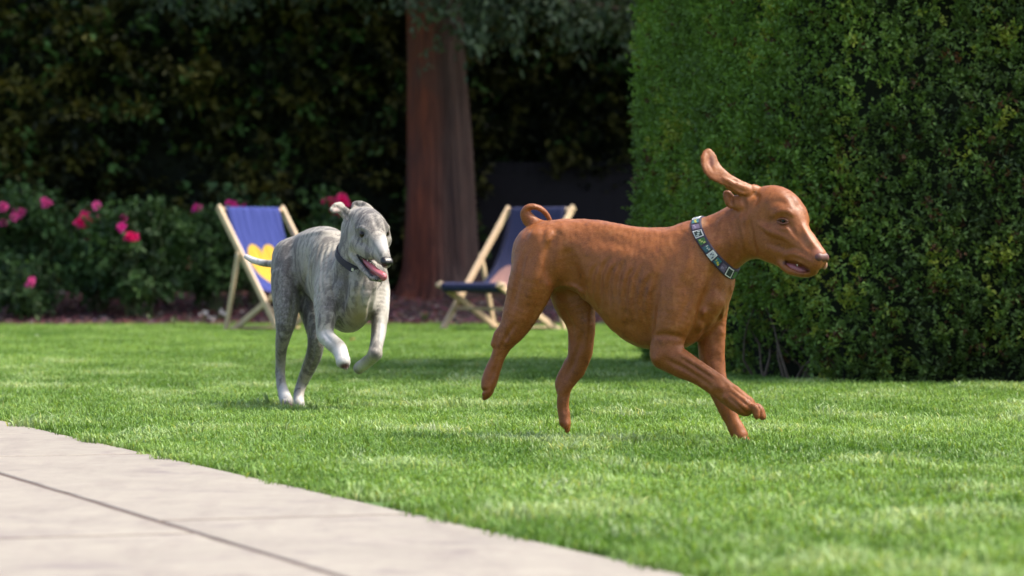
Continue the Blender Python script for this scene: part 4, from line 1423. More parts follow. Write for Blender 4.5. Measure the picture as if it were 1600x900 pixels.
    for i, (x, y) in enumerate(((1244, 414),)):
        p = h(x, y, .017)-base
        m = MB(); m.tube([Vector(p), Vector(p)+Vector((0, 0, -.006))], [.002, .0006], 6); m.build('tooth', TEETH, root, True)
    UU = np.array((0, 0, 1.0))
    claws(root, en1, tf, UU, .019, CLAW, base)
    claws(root, en2, Fd*.75-UU*.75, UU*.8+Fd*.5, .016, CLAW, base)
    claws(root, en3, -Fd*.15-UU, Fd, .015, CLAW, base)
    claws(root, en4, Fd*.5-UU*.9, UU*.6+Fd*.5, .014, CLAW, base)
    # collar: runs from the nape at (1093,342) to the throat at (1152,430)
    ca = b(1093, 342, 0); cb_ = b(1150, 430, 0); ax = (cb_-ca); cn = np.cross(ax, Ld); cn /= np.linalg.norm(cn)
    if cn[0] < 0: cn = -cn
    cn = cn+Ld*.10; cn /= np.linalg.norm(cn)
    cc_ = (ca+cb_)/2
    CB = mat_plain('collar_webbing', (.030, .022, .045), .75, 300, .3, .5, .001)
    ring, Pc = collar_ring(bv, cc_, cn, .024, .0035, base, 'collar', CB, root, xref=ax)
    cols = [((.42, .45, .47), (.07, .08, .12)), ((.02, .12, .14), (.45, .40, .04)), ((.10, .075, .13), (.20, .17, .25)), ((.015, .03, .025), (.35, .40, .36)), ((.03, .11, .02), (.36, .42, .12)), ((.02, .08, .10), (.32, .35, .32))]
    # which side is near? angles where the ring faces the camera
    near_i = [i for i in range(72)]
    test = (Pc(18, 0, 0)+base-cc_) @ Ld
    sgn = 1 if test > 0 else -1
    k = 72*.5     # angle pi = nape (xref points to the throat)
    WH = mat_plain('collar_print_white', (.62, .63, .60), .7, 300, .1)
    j = 0
    for step in range(-2, 14):
        a0 = (36 - sgn*(step*3.35+.25)) % 72; a1 = a0 - sgn*3.0
        g, f_ = cols[(step) % len(cols)]
        mg = mat_plain('collar_print', g, .7, 200, .2); mf = mat_plain('collar_motif', f_, .7, 200, .2)
        pl = plaque(Pc, a0, a1, -.40, .40, .0034, .0042, 'printed_panel', WH if step % 3 == 0 else CB, ring)
        plaque(Pc, a0+(a1-a0)*.10, a0+(a1-a0)*.9, -.32, .32, .0040, .0047, 'printed_panel', mg, ring)
        rr = random.Random(step+50)
        for q in range(3):
            c0 = .18+.24*q+rr.uniform(0, .05)
            t0 = rr.uniform(-.26, .05)
            plaque(Pc, a0+(a1-a0)*c0, a0+(a1-a0)*(c0+rr.uniform(.12, .2)), t0, t0+rr.uniform(.12, .26), .0045, .0051, 'motif', mf, ring, 2)
    root.location = root.location + Vector((-.014, -.20, .002))
    return root


# ------------------------------------------------------------------ the brindle dog
def grey_dog():
    SHIFT = Vector((.018, -.27, .004))
    Fd = np.array((.49, -.872, 0)); Fd /= np.linalg.norm(Fd); Ld = np.array((Fd[1], -Fd[0], 0))   # Ld: dog's right side, left in the picture
    O = Pt(510, 430, 10.95); O2 = np.array((O[0], O[1], 0.0)); base = O2.copy()
    root = empty('dog', base)
    tag(root, 'slender grey brindle dog with white paws running with its mouth open', 'dog')
    sc = 10.9/FPX
    S = SDF((Pt(378, 0, 11.3)[0], 10.45, 0.0), (Pt(618, 0, 10.6)[0], 11.4, Pt(0, 312, 10.9)[2]), .0027)
    rows = [(-.285, .46, .42, .012), (-.275, .49, .40, .035), (-.25, .515, .385, .055), (-.20, .545, .375, .068), (-.14, .565, .365, .068), (-.07, .577, .345, .068), (.0, .577, .305, .075), (.05, .562, .28, .081), (.10, .522, .255, .083),
            (.145, .485, .247, .080), (.19, .460, .258, .070), (.235, .435, .285, .052), (.262, .415, .31, .034), (.278, .39, .34, .015)]
    S.loft(O2, Fd, Ld, rows, .02, .10, 2.1)
    def P(px, py, D): return Pt(px, py, D)
    def sw(pts, k=.012, L=Ld, s_=1.0):
        S.sweep([P(*p[:3]) for p in pts], [p[3]*sc for p in pts], [(p[4] if len(p) > 4 else p[3])*sc for p in pts], L, k)
    Lx = np.array((0, 1.0, 0))     # section split: image plane / depth
    def img(pts, k=.012): sw(pts, k, Lx)
    # hind legs (third number: distance; then radius in the image plane, radius in depth)
    img([(452, 405, 11.10, 27, 38), (448, 432, 11.07, 25, 38), (447, 460, 11.04, 22, 34), (447, 487, 11.01, 18.5, 27), (445, 512, 11.0, 14, 20), (441, 534, 11.02, 10, 14), (439, 556, 11.06, 8, 11), (438, 580, 11.07, 7.5, 9), (440, 600, 11.04, 8, 8), (445, 616, 11.0, 9.5, 9), (448, 624, 10.97, 10, 10)], .018)
    img([(474, 440, 11.14, 26, 36), (482, 475, 11.10, 20, 32), (489, 505, 11.05, 15.5, 24), (493, 528, 11.02, 13.5, 17), (490, 550, 11.04, 12.5, 13), (482, 572, 11.09, 11, 10), (473, 592, 11.13, 9, 9), (467, 608, 11.12, 8, 8), (466, 622, 11.08, 8.5, 8.5), (467, 628, 11.05, 8.5, 9)], .018)
    S.bulge(P(431, 592, 11.09), .008, .006)
    # fore legs
    img([(530, 405, 10.90, 28, 30), (520, 435, 10.84, 27, 30), (513, 465, 10.79, 24, 26), (509, 490, 10.75, 18, 20), (506, 510, 10.73, 14, 16), (507, 523, 10.72, 13, 14), (516, 533, 10.69, 12.5, 12), (526, 542, 10.66, 12, 11), (531, 553, 10.63, 10.5, 10), (534, 563, 10.61, 11, 10)], .012)
    img([(575, 425, 10.86, 26, 30), (584, 455, 10.84, 21, 28), (588, 480, 10.81, 16, 22), (589, 502, 10.78, 12.5, 16), (587, 524, 10.75, 10.5, 12), (584, 541, 10.73, 10, 11), (582, 551, 10.72, 10.5, 11)], .014)
    img([(583, 551, 10.72, 10, 10), (576, 559, 10.76, 9.5, 9), (566, 567, 10.81, 9, 9), (558, 573, 10.85, 9, 9)], .008)
    # neck and chest
    img([(544, 438, 10.82, 31, 34), (548, 416, 10.78, 27, 29), (551, 397, 10.77, 25.5, 27), (558, 375, 10.78, 25, 28)], .012)
    S.sweep([P(562, 436, 10.74), P(563, 462, 10.72), P(560, 482, 10.74)], [24*sc, 18*sc, 11*sc], [20*sc, 16*sc, 12*sc], Lx, .02)
    # tail, low and swung out to the left
    img([(452, 408, 11.20, 9, 9), (438, 412, 11.24, 6.5, 6), (424, 414, 11.28, 5.8, 5.5), (408, 412, 11.31, 5.4, 5), (395, 408, 11.33, 4.8, 4.5), (386, 403, 11.34, 3.6, 3.5)], .008)
    # ---- head
    m_ = np.array((.33, -.50, -.80)); m_ /= np.linalg.norm(m_)
    hl = np.array((-.862, -.5, .03)); hl /= np.linalg.norm(hl)         # dog's right (left in the picture)
    hu = np.cross(hl, m_); hu = hu if hu[2] > 0 else -hu
    E0 = P(584, 366, 10.66)           # bridge between the eyes
    def H(f, r, u): return E0+m_*f+hl*r+hu*u
    # skull
    S.sweep([P(560, 352, 10.79), P(570, 354, 10.74), P(578, 360, 10.70)], [24*sc, 25.5*sc, 23*sc], [24*sc, 25*sc, 22*sc], hl, .016)
    S.sweep([P(556, 364, 10.79), P(566, 370, 10.73)], [25*sc, 25*sc], [25*sc, 24*sc], hl, .016)
    # muzzle in the head frame
    S.sweep([H(-.01, 0, -.020), H(.028, 0, -.016), H(.062, 0, -.013), H(.090, 0, -.011), H(.110, 0, -.010)], [.035, .031, .0255, .021, .0160], [.040, .033, .026, .0205, .0155], hl, .018)
    S.sweep([P(592, 366, 10.735), P(596, 378, 10.73)], [13*sc, 11*sc], [13*sc, 11*sc], hl, .014)
    # cheeks and jaw hinge
    S.sweep([P(545, 378, 10.76), P(551, 392, 10.73)], [13*sc, 12*sc], [12*sc, 10*sc], hl, .018)
    S.sweep([P(594, 382, 10.74), P(592, 392, 10.72)], [10*sc, 9*sc], [10*sc, 9*sc], hl, .018)
    # lower jaw hangs open
    S.sweep([P(554, 398, 10.74), P(564, 412, 10.69), P(574, 426, 10.65), P(584, 435, 10.615), P(592, 438, 10.60)], [8*sc, 6*sc, 5.2*sc, 5*sc, 4*sc], [16*sc, 14*sc, 12*sc, 10.5*sc, 8*sc], hl, .006)
    S.sweep([P(556, 384, 10.70), P(566, 394, 10.67), P(577, 402, 10.645)], [12*sc, 11*sc, 8*sc], [11*sc, 10*sc, 8*sc], hl, .012)
    # lips of the upper jaw
    S.sweep([H(.03, .026, -.034), H(.062, .020, -.030), H(.094, .012, -.024)], [.009, .008, .007], [.006, .0055, .005], hl, .008)
    S.sweep([H(.03, -.026, -.034), H(.062, -.020, -.030), H(.094, -.012, -.024)], [.009, .008, .007], [.006, .0055, .005], hl, .008)
    # mouth opening
    S.sweep([P(558, 403, 10.69), P(569, 415, 10.645), P(581, 425.5, 10.61), P(594, 432, 10.57)], [1.5*sc, 3.5*sc, 5*sc, 6*sc], [.022, .024, .022, .022], hl, .003, sub=True)
    # eye sockets, brow ridges, stop
    for px, py in ((563, 369), (601.5, 368)):
        pass
    S.sweep([P(556, 358, 10.705), P(566, 357, 10.68)], [5*sc, 5*sc], [5*sc, 5*sc], hl, .014)
    S.sweep([P(596, 358, 10.70), P(600, 360, 10.71)], [5*sc, 4*sc], [5*sc, 5*sc], hl, .014)
    # ears: near one folded back with its tip flopped out, far one half raised
    De = 10.80
    S.sweep([P(551, 354, De-.03), P(543, 343, De-.02), P(535, 335, De-.015), P(528, 329, De-.012)], [10*sc, 9*sc, 8*sc, 7.5*sc], [5*sc, 3.6*sc, 3*sc, 2.7*sc], Lx, .007)
    S.sweep([P(531, 327, De-.014), P(524, 329, De-.03), P(517, 333, De-.045)], [7.5*sc, 8*sc, 5*sc], [2.8*sc, 2.6*sc, 2.3*sc], Lx, .005)
    S.groove([P(546, 349, De-.06), P(538, 338, De-.05), P(530, 330, De-.045)], .006, -.0035)
    S.sweep([P(541, 350, De), P(537, 356, De), P(539, 364, De)], [5*sc, 5*sc, 4*sc], [4*sc, 4*sc, 4*sc], Lx, .008)
    S.sweep([P(577, 338, De-.02), P(569, 330, De-.01), P(560, 325, De), P(553, 325, De), P(551, 332, De-.01)], [8*sc, 8*sc, 7*sc, 6*sc, 5*sc], [5*sc, 3.4*sc, 2.8*sc, 2.5*sc, 2.2*sc], Lx, .007)
    S.groove([P(572, 334, De-.05), P(562, 329, De-.035), P(556, 330, De-.03)], .005, -.003)
    # paws
    U = np.array((0, 0, 1.0))
    im = np.array((1.0, 0, 0))
    e1 = toes(S, P(447, 622, 10.96), np.array((.25, -.75, -.5)), np.array((1, .3, 0)), U, .0165, curl=-.25)
    e2 = toes(S, P(466, 626, 11.05), np.array((.2, -.6, -.7)), np.array((1, .3, 0)), U, .014, curl=-.1)
    e3 = toes(S, P(534, 562, 10.61), np.array((.25, -.45, -.85)), np.array((1, .4, 0)), np.array((.1, -.9, .4)), .0165, curl=.05)
    e4 = toes(S, P(559, 572, 10.85), np.array((-.75, .5, -.45)), np.array((-.3, .3, .8)), np.array((-.3, -.6, -.5)), .013, curl=.1)
    S.bulge(P(583, 549, 10.68), .009, .004)
    # muscles and ribs pressed into the surface where they show
    line, dot = S.carve()
    line([(478, 398), (476, 430), (470, 465)], .014, -.009)
    line([(497, 425), (491, 455), (492, 490)], .012, -.006)
    line([(540, 438), (534, 468), (524, 500)], .012, -.012)
    line([(520, 405), (512, 430), (506, 470)], .014, .004)
    line([(582, 452), (576, 480), (573, 500)], .011, -.011)
    line([(563, 432), (561, 458), (560, 480)], .009, -.004)
    line([(547, 436), (545, 460), (536, 490)], .010, .004)
    line([(576, 436), (574, 460)], .010, .004)
    for i in range(6):
        x = 474+i*7.5
        line([(x+9, 385), (x+3, 410), (x+1, 440), (x+5, 468)], .006, .0024)
        line([(x+12.7, 385), (x+6.7, 410), (x+4.7, 440), (x+8.7, 468)], .0055, -.0024)
    line([(470, 372), (500, 366), (520, 368)], .010, .003)
    line([(452, 392), (446, 420), (444, 450)], .013, .005)
    line([(434, 430), (435, 480), (437, 520)], .007, -.004)
    line([(460, 440), (457, 480), (450, 515)], .008, -.004)
    line([(441, 540), (440, 590)], .0035, -.003)
    line([(434, 545), (432, 585)], .0035, .0025)
    line([(484, 520), (488, 548), (478, 575), (467, 600)], .0045, -.004)
    dot(431, 592, .007, .005); dot(459, 600, .006, .004)
    line([(502, 500), (505, 520), (520, 537)], .005, -.003)
    line([(588, 500), (586, 535)], .0045, -.003)
    dot(505, 527, .008, .003); dot(583, 549, .009, .004)
    line([(518, 331), (524, 328), (530, 332)], .006, -.004)
    line([(551, 329), (556, 325), (566, 329)], .004, -.003)
    line([(545, 348), (538, 339), (531, 332)], .004, -.003)
    # face
    line([(577, 336), (583, 350), (589, 366)], .008, -.003)
    dot(563, 369, .0085, -.005); dot(601, 368, .008, -.004)
    line([(552, 362), (562, 359), (572, 364)], .005, .004)
    line([(553, 377), (562, 379), (571, 375)], .005, .0025)
    line([(545, 350), (549, 362), (547, 374)], .009, -.003)
    line([(574, 378), (582, 392), (592, 406)], .006, -.0025)
    line([(560, 384), (570, 394), (582, 404)], .010, .003)
    line([(558, 400), (570, 409), (584, 416)], .004, .0022)
    line([(546, 394), (552, 400), (558, 400)], .005, -.003)
    V, Fq = S.mesh()
    V = roughen(V, Fq, .0014, 28, .0007, 85, np.where(V[:, 2] > .44, .3, 1.0))
    bv = BVHTree.FromPolygons([tuple(v) for v in V], [tuple(int(i) for i in f) for f in Fq])
    # pattern space: along the body, across, height
    u = (V-O2)@Fd; l = (V-O2)@Ld
    st = np.stack([u, V[:, 2], l], 1)
    dk = np.full(len(V), .42)
    def region(c, r, amt):
        nonlocal dk
        d = np.sqrt((((V-c)/np.broadcast_to(np.asarray(r, float), 3))**2).sum(1)); a = np.clip(1-d, 0, 1); a = a*a*(3-2*a); dk = dk*(1-a)+amt*a
    region(P(440, 470, 11.0), (0.108, 0.360, 0.312), 1.0)
    region(P(495, 550, 11.0), (0.096, 0.240, 0.192), .95)
    region(P(440, 555, 11.0), (0.060, 0.240, 0.108), .6)
    region(P(500, 440, 10.8), (0.072, 0.360, 0.192), .18)
    region(P(530, 440, 10.7), (0.042, 0.300, 0.144), 1.0)
    region(P(512, 480, 10.7), (0.054, 0.300, 0.072), .85)
    region(P(595, 440, 10.7), (0.060, 0.240, 0.060), .8)
    region(P(572, 448, 10.65), (0.042, 0.144, 0.060), .95)
    region(P(580, 500, 10.75), (0.024, 0.240, 0.060), .9)
    region(P(572, 350, 10.65), (0.108, 0.240, 0.084), .8)
    region(P(597, 510, 10.8), (0.036, 0.240, 0.144), .0)
    region(P(575, 560, 10.8), (0.072, 0.240, 0.060), .0)
    region(P(520, 540, 10.7), (0.060, 0.240, 0.072), .1)
    cc = np.zeros((len(V), 4))
    white = (.56, .53, .49); cream = (.25, .205, .095)
    cc = paint(V, [
        (P(560, 500, 10.72), (.075, .14, .075), cream, .8, .85),
        (P(556, 470, 10.68), (.020, .1, .06), cream, .8, .6),
        (P(556, 400, 10.72), (.045, .08, .045), (.55, .50, .38), .8, .75),
        (P(508, 530, 10.70), (.05, .1, .045), white, .7, .85),
        (P(532, 555, 10.62), (.05, .1, .05), white, .6, 1.0),
        (P(593, 520, 10.76), (.018, .1, .07), white, .7, .85),
        (P(604, 470, 10.80), (.022, .1, .10), white, .7, .8),
        (P(565, 568, 10.82), (.06, .1, .035), (.55, .52, .45), .7, .8),
        (P(447, 612, 11.0), (.04, .1, .055), white, .7, .95),
        (P(442, 570, 11.0), (.014, .1, .06), (.5, .47, .45), .8, .5),
        (P(467, 625, 11.06), (.035, .1, .04), white, .7, .9),
        (P(582, 553, 10.69), (.016, .04, .014), (.12, .11, .10), .8, .85),
        (H(.055, 0, 0), (.055, .06, .045), (.38, .37, .36), .8, .8),
        (H(.04, -.01, .02), (.014, .05, .05), (.58, .56, .53), .8, .7),
        (P(395, 408, 11.33), (.07, .1, .03), (.62, .59, .55), .5, .9),
        (P(430, 414, 11.28), (.03, .1, .03), (.5, .48, .45), .7, .5),
        (P(449, 629, 10.92), (.029, .045, .017), (.05, .02, .02), .6, 1.0),
        (P(537, 570, 10.58), (.027, .045, .0145), (.07, .022, .02), .6, 1.0),
        (P(523, 331, 10.76), (.012, .05, .012), (.42, .27, .24), .9, .6),
        (P(540, 350, 10.77), (.010, .05, .03), (.18, .15, .14), .9, .6),
        (P(560, 329, 10.78), (.014, .05, .010), (.25, .20, .19), .9, .6),
    ], cc)
    for x in (403, 416, 427):
        cc = paint(V, [(P(x, 408 if x < 420 else 412, 11.28), (.008, .08, .016), (.2, .18, .17), .9, .7)], cc)
    grey = (.075, .064, .062)
    cc = paint(V, [(P(532, 447, 10.70), (.026, .13, .055), grey, .9, .62), (P(577, 452, 10.68), (.022, .1, .045), grey, .9, .62), (P(597, 432, 10.76), (.018, .1, .045), grey, .9, .5),
                   (P(511, 472, 10.76), (.022, .1, .05), grey, .95, .5), (P(580, 500, 10.76), (.016, .1, .05), grey, .9, .6), (P(500, 405, 10.85), (.05, .2, .05), grey, .95, .18), (P(575, 350, 10.68), (.05, .1, .035), grey, .95, .25)], cc)
    # mouth lining and dark lips
    cc = paint(V, [(P(571, 415, 10.66), (.022, .04, .016), (.34, .075, .085), .5, 1.0), (P(583, 426, 10.62), (.022, .04, .016), (.42, .10, .11), .5, 1.0),
                   (P(558, 402, 10.70), (.007, .03, .009), (.03, .015, .018), .6, 1.0)], cc)
    e_pts = []
    for px, py, rx in ((563, 369, .0125), (601.5, 368, .010)):
        q = hit(bv, px, py)[0]
        if q is not None:
            cc = paint(V, [(q, (rx*1.6, .024, .017), (.05, .042, .04), .6, .95)], cc)
    mesh_np('body', V-base, Fq, mat_coat('brindle'), root, smooth=True, col=cc, attrs={'st': st, 'dk': dk})
    ex = [(P(563, 369, 10.69), .016), (P(601, 368, 10.70), .014), (H(.114, 0, -.003), .019), (P(583, 424, 10.61), .026), (P(571, 412, 10.66), .016), (P(596, 434, 10.59), .02)]
    def flow(Q_):
        w_h = (np.linalg.norm(Q_-P(575, 372, 10.68), axis=1) < .09)[:, None]*1.0
        w_l = np.clip((.33-Q_[:, 2])/.08, 0, 1)[:, None]
        d = (-Fd*.6+np.array((0, 0, -.7)))*(1-w_l)+np.array((0, 0, -1.0))*w_l
        return d*(1-w_h)-m_*w_h
    ex = [(np.array(c_), r_) for c_, r_ in ex]
    fur_coat(root, V-base, Fq, mat_coat('brindle', True), 170000, .0065, .0006, lambda Q_: flow(Q_+base), lambda Q_: np.all([np.linalg.norm(Q_+base-c_, axis=1) > r_ for c_, r_ in ex], axis=0), {'st': st, 'dk': dk}, cc, 4, .17)['kind'] = 'stuff'
    me_ = mat_eye('brown_eye', (.022, .013, .009))
    eye(root, bv, 563, 369.5, .0125, me_, base, .55, look=(-.15, -1, 0))
    eye(root, bv, 601, 368, .0115, me_, base, .6, look=(.3, -1, 0))
    # nose
    nc = H(.114, 0, -.003); B = basis(m_, hu)
    S2 = SDF(nc-.035, nc+.035, .0012)
    S2.sweep([nc-B[0]*.0075, nc+B[0]*.0075], .0115, .0105, m_, .003)
    S2.sweep([nc-B[0]*.008-m_*.008, nc+B[0]*.008-m_*.008], .0115, .012, m_, .005)
    for sg in (-1, 1):
        S2.sweep([nc+B[0]*sg*.007+m_*.011-hu*.001, nc+B[0]*sg*.012+m_*.007-hu*.004], .003, .003, m_, .002, sub=True)
    S2.groove([nc+m_*.011+hu*.003, nc+m_*.010-hu*.010], .0016, -.002)
    Vn, Fn = S2.mesh(); mesh_np('nose', Vn-base, Fn, NOSE_BLACK, root, smooth=True)
    # tongue
    S3 = SDF(P(582, 428, 10.62)-.06, P(582, 428, 10.62)+.06, .0015)
    S3.sweep([P(566, 408, 10.675), P(574, 416, 10.64), P(583, 424, 10.61), P(590, 429, 10.59), P(595, 433, 10.58), P(596, 438, 10.582)], [.006, .008, .009, .0095, .010, .006], [.007, .010, .012, .013, .012, .008], hl, .002)
    S3.groove([P(572, 412, 10.62), P(584, 422, 10.59), P(596, 430, 10.565)], .003, -.0025)
    Vn, Fn = S3.mesh(); mesh_np('tongue', Vn-base, Fn, TONGUE, root, smooth=True)
    lp = []
    for x, y in ((556, 402), (561, 411), (568, 421), (576, 431), (585, 439), (593, 443)):
        q, _, d_ = hit(bv, x, y)
        if q is not None: lp.append(Vector(q-d_*.001-base))
    m = MB(); m.tube(lp, [.0015]+[.0034]*(len(lp)-2)+[.0016], 8); m.build('lip', NOSE_BLACK, root, True)
    lp = []
    for x, y in ((555, 400.5), (561, 403), (568, 407), (575, 411), (583, 415)):
        q, _, d_ = hit(bv, x, y)
        if q is not None: lp.append(Vector(q-d_*.0005-base))
    m = MB(); m.tube(lp, [.0030]*(len(lp)-1)+[.0010], 8); m.build('lip', NOSE_BLACK, root, True)
    for x, y, D in ((567, 404, 10.655), (571, 408, 10.645), (575, 411.5, 10.635)):
        p = Vector(P(x, y, D)-base); m = MB(); m.tube([p, p+Vector((0, 0, -.006))], [.002, .0006], 6); m.build('tooth', TEETH, root, True)
    # claws
    for e, f, u_, s_ in ((e1, (.25, -.75, -.5), U, .015), (e3, (.25, -.45, -.85), (.1, -.9, .4), .015)):
        claws(root, e, f, u_, s_, CLAW, base)
    # collar with buckle
    ca = P(522, 388, 10.84); cb_ = P(570, 431, 10.70)
    ax = cb_-ca; cn = np.array((.34, -.50, .80)); cn /= np.linalg.norm(cn)
    CB = mat_plain('collar_leather', (.018, .016, .030), .6, 300, .3, .4, .001)
    cen = P(550, 404, 10.77)
    ring, Pc = collar_ring(bv, cen, cn, .019, .0035, base, 'collar', CB, root, xref=ax)
    SV = mat_plain('collar_studs', (.55, .57, .45), .35, 200, .2, i_Metallic=.6)
    for i in range(-7, 7, 2):
        a = plaque(Pc, i+.2, i+1.3, -.22, .14, .0034, .0046, 'stud', SV, ring, 1)
    root.location = root.location + SHIFT
    return root


# ------------------------------------------------------------------ grass
FEET = [(.588, 8.66), (.155, 8.95), (-.70, 10.66), (-.655, 10.75)]


def grass():
    root_col = bpy.data.collections.new('grass_tufts')       # source tufts, not linked to the scene
    m = N('grass_blade')
    ti = m.attr('tint', 'INSTANCER').outputs['Fac']; co = m.attr('col').outputs['Color']
    base = m.mix(m.map(ti, 0, 1), (.10, .205, .030), (.225, .365, .088))
    pale = m.attr('pale', 'INSTANCER').outputs['Fac']
    base = m.mix(pale, base, (.50, .57, .36))
    c = m.mix(1.0, base, co, 'MULTIPLY')
    bs = m.bsdf(c, .45, i_Specular_IOR_Level=.4)
    tr = m.n('BsdfTranslucent', i_Color=m.mix(1.0, c, (1.25, 1.2, .6), 'MULTIPLY')).outputs[0]
    GM = m.done(m.n('MixShader', i_0=.35, i_1=bs, i_2=tr).outputs[0])
    for kind in range(8):
        r = np.random.default_rng(100+kind)
        nb = 60; rad = .05
        V, F, C = [], [], []
        for i in range(nb):
            a = r.uniform(0, 6.28); d = rad*math.sqrt(r.random()); x, y = d*math.cos(a), d*math.sin(a)
            h = r.uniform(.011, .026)*(1.3 if kind > 6 else 1); w_ = r.uniform(.0011, .0020)
            az = r.uniform(0, 6.28); le = r.uniform(.1, 1.0)*h
            dx, dy = math.cos(az)*le, math.sin(az)*le; sx, sy = -math.sin(az+r.uniform(-.8, .8))*w_, math.cos(az)*w_
            b0 = len(V)
            V += [(x-sx, y-sy, 0), (x+sx, y+sy, 0), (x+dx*.35-sx*.9, y+dy*.35-sy*.9, h*.6), (x+dx*.35+sx*.9, y+dy*.35+sy*.9, h*.6), (x+dx, y+dy, h*(1-.25*le/h))]
            F.append((b0, b0+1, b0+3, b0+2, 0)); F.append((b0+2, b0+3, b0+4, -1, -1))
            t = r.uniform(.75, 1.25); y_ = r.random() < .08
            for q in (.5, .5, .95, .95, 1.2): C.append((t*q*(1.5 if y_ else 1), t*q*(1.15 if y_ else 1), t*q))
        quads = np.array([f[:4] for f in F if f[3] != -1]); tris = np.array([f[:3] for f in F if f[3] == -1])
        o = mesh_np('grass_tuft', V, [quads, tris], GM, col=np.array(C), do_link=False)
        root_col.objects.link(o)
    # points
    r = np.random.default_rng(11)
    out = []
    def zone(d0, d1, dens):
        hwf = lambda d: .150*d*1.12+.35
        A = (d1-d0)*2*hwf(d1); n = int(A*dens)
        Y = r.uniform(d0, d1, n); X = r.uniform(-1, 1, n)*hwf(d1)
        k = np.abs(X) < hwf(Y)
        out.append(np.stack([X[k], Y[k]], 1))
    zone(4.2, 7, 520); zone(7, 13, 720); zone(13, 18, 420); zone(18, 25.6, 280)
    XY = np.concatenate(out)
    rel = XY-E0; b_ = rel@EN
    XY = XY[b_ < -.012 + .018*np.sin((XY@ED)*9)*np.sin((XY@ED)*3.3)]
    # not under the clipped hedge
    hx = np.interp(XY[:, 1], (12.5, 12.7, 12.86, 12.95, 13.12, 13.45, 14.5, 15.5, 15.9, 16.0), (6.0, 3.4, 1.35, 1.12, 1.0, .93, .74, .575, .66, 9))
    XY = XY[~((XY[:, 0] > hx+.12) & (XY[:, 1] > 12.6) & (XY[:, 1] < 16.2))]
    n = len(XY)
    f1 = np.array([noise.noise((x*1.1, y*.8, 0)) for x, y in XY]); f2 = np.array([noise.noise((x*3.6+9, y*1.9, 4)) for x, y in XY]); f3 = np.array([noise.noise((x*9, y*6, 8)) for x, y in XY])
    tint = np.clip(.5+.6*f1+.55*f2+.35*f3+r.normal(size=n)*.12, 0, 1)
    pale = np.clip((f2+.6*f3-.20)*.8, 0, .38)*(XY[:, 1] < 16)+(r.random(n) < .02)*.4
    scl = np.clip(1+.35*f2+.35*f3+r.normal(size=n)*.15, .5, 1.8)
    for fx, fy in FEET:          # grass pressed down where the paws are planted
        d = np.hypot(XY[:, 0]-fx, XY[:, 1]-fy)
        scl = scl*(1-.62*np.exp(-(d/.055)**2))
    rot = np.stack([r.normal(size=n)*.10, r.normal(size=n)*.10, r.uniform(0, 6.28, n)], 1)
    o = mesh_np('grass', np.column_stack([XY, np.full(n, .001)]), [], None, attrs={'tint': tint, 'pale': pale, 'scl': scl, 'rot': rot, 'kind_index': r.integers(0, 8, n)})
    tag(o, 'short green lawn grass covering the ground between the patio and the hedges', 'grass', kind='stuff')
    ng = bpy.data.node_groups.new('grass_scatter', 'GeometryNodeTree')
    ng.interface.new_socket('Geometry', in_out='INPUT', socket_type='NodeSocketGeometry')
    ng.interface.new_socket('Geometry', in_out='OUTPUT', socket_type='NodeSocketGeometry')
    nn = ng.nodes; gi = nn.new('NodeGroupInput'); go = nn.new('NodeGroupOutput')
    ci = nn.new('GeometryNodeCollectionInfo'); ci.inputs['Collection'].default_value = root_col
    ci.inputs['Separate Children'].default_value = True; ci.inputs['Reset Children'].default_value = True
    ip = nn.new('GeometryNodeInstanceOnPoints'); ip.inputs['Pick Instance'].default_value = True
    def named(nm, dt):
        q = nn.new('GeometryNodeInputNamedAttribute'); q.data_type = dt; q.inputs['Name'].default_value = nm; return q.outputs['Attribute']
    ng.links.new(gi.outputs[0], ip.inputs['Points']); ng.links.new(ci.outputs[0], ip.inputs['Instance'])
    ng.links.new(named('kind_index', 'INT'), ip.inputs['Instance Index'])
    ng.links.new(named('rot', 'FLOAT_VECTOR'), ip.inputs['Rotation'])
    ng.links.new(named('scl', 'FLOAT'), ip.inputs['Scale'])
    ng.links.new(ip.outputs[0], go.inputs[0])
    md = o.modifiers.new('scatter', 'NODES'); md.node_group = ng
    print('grass tufts', n)


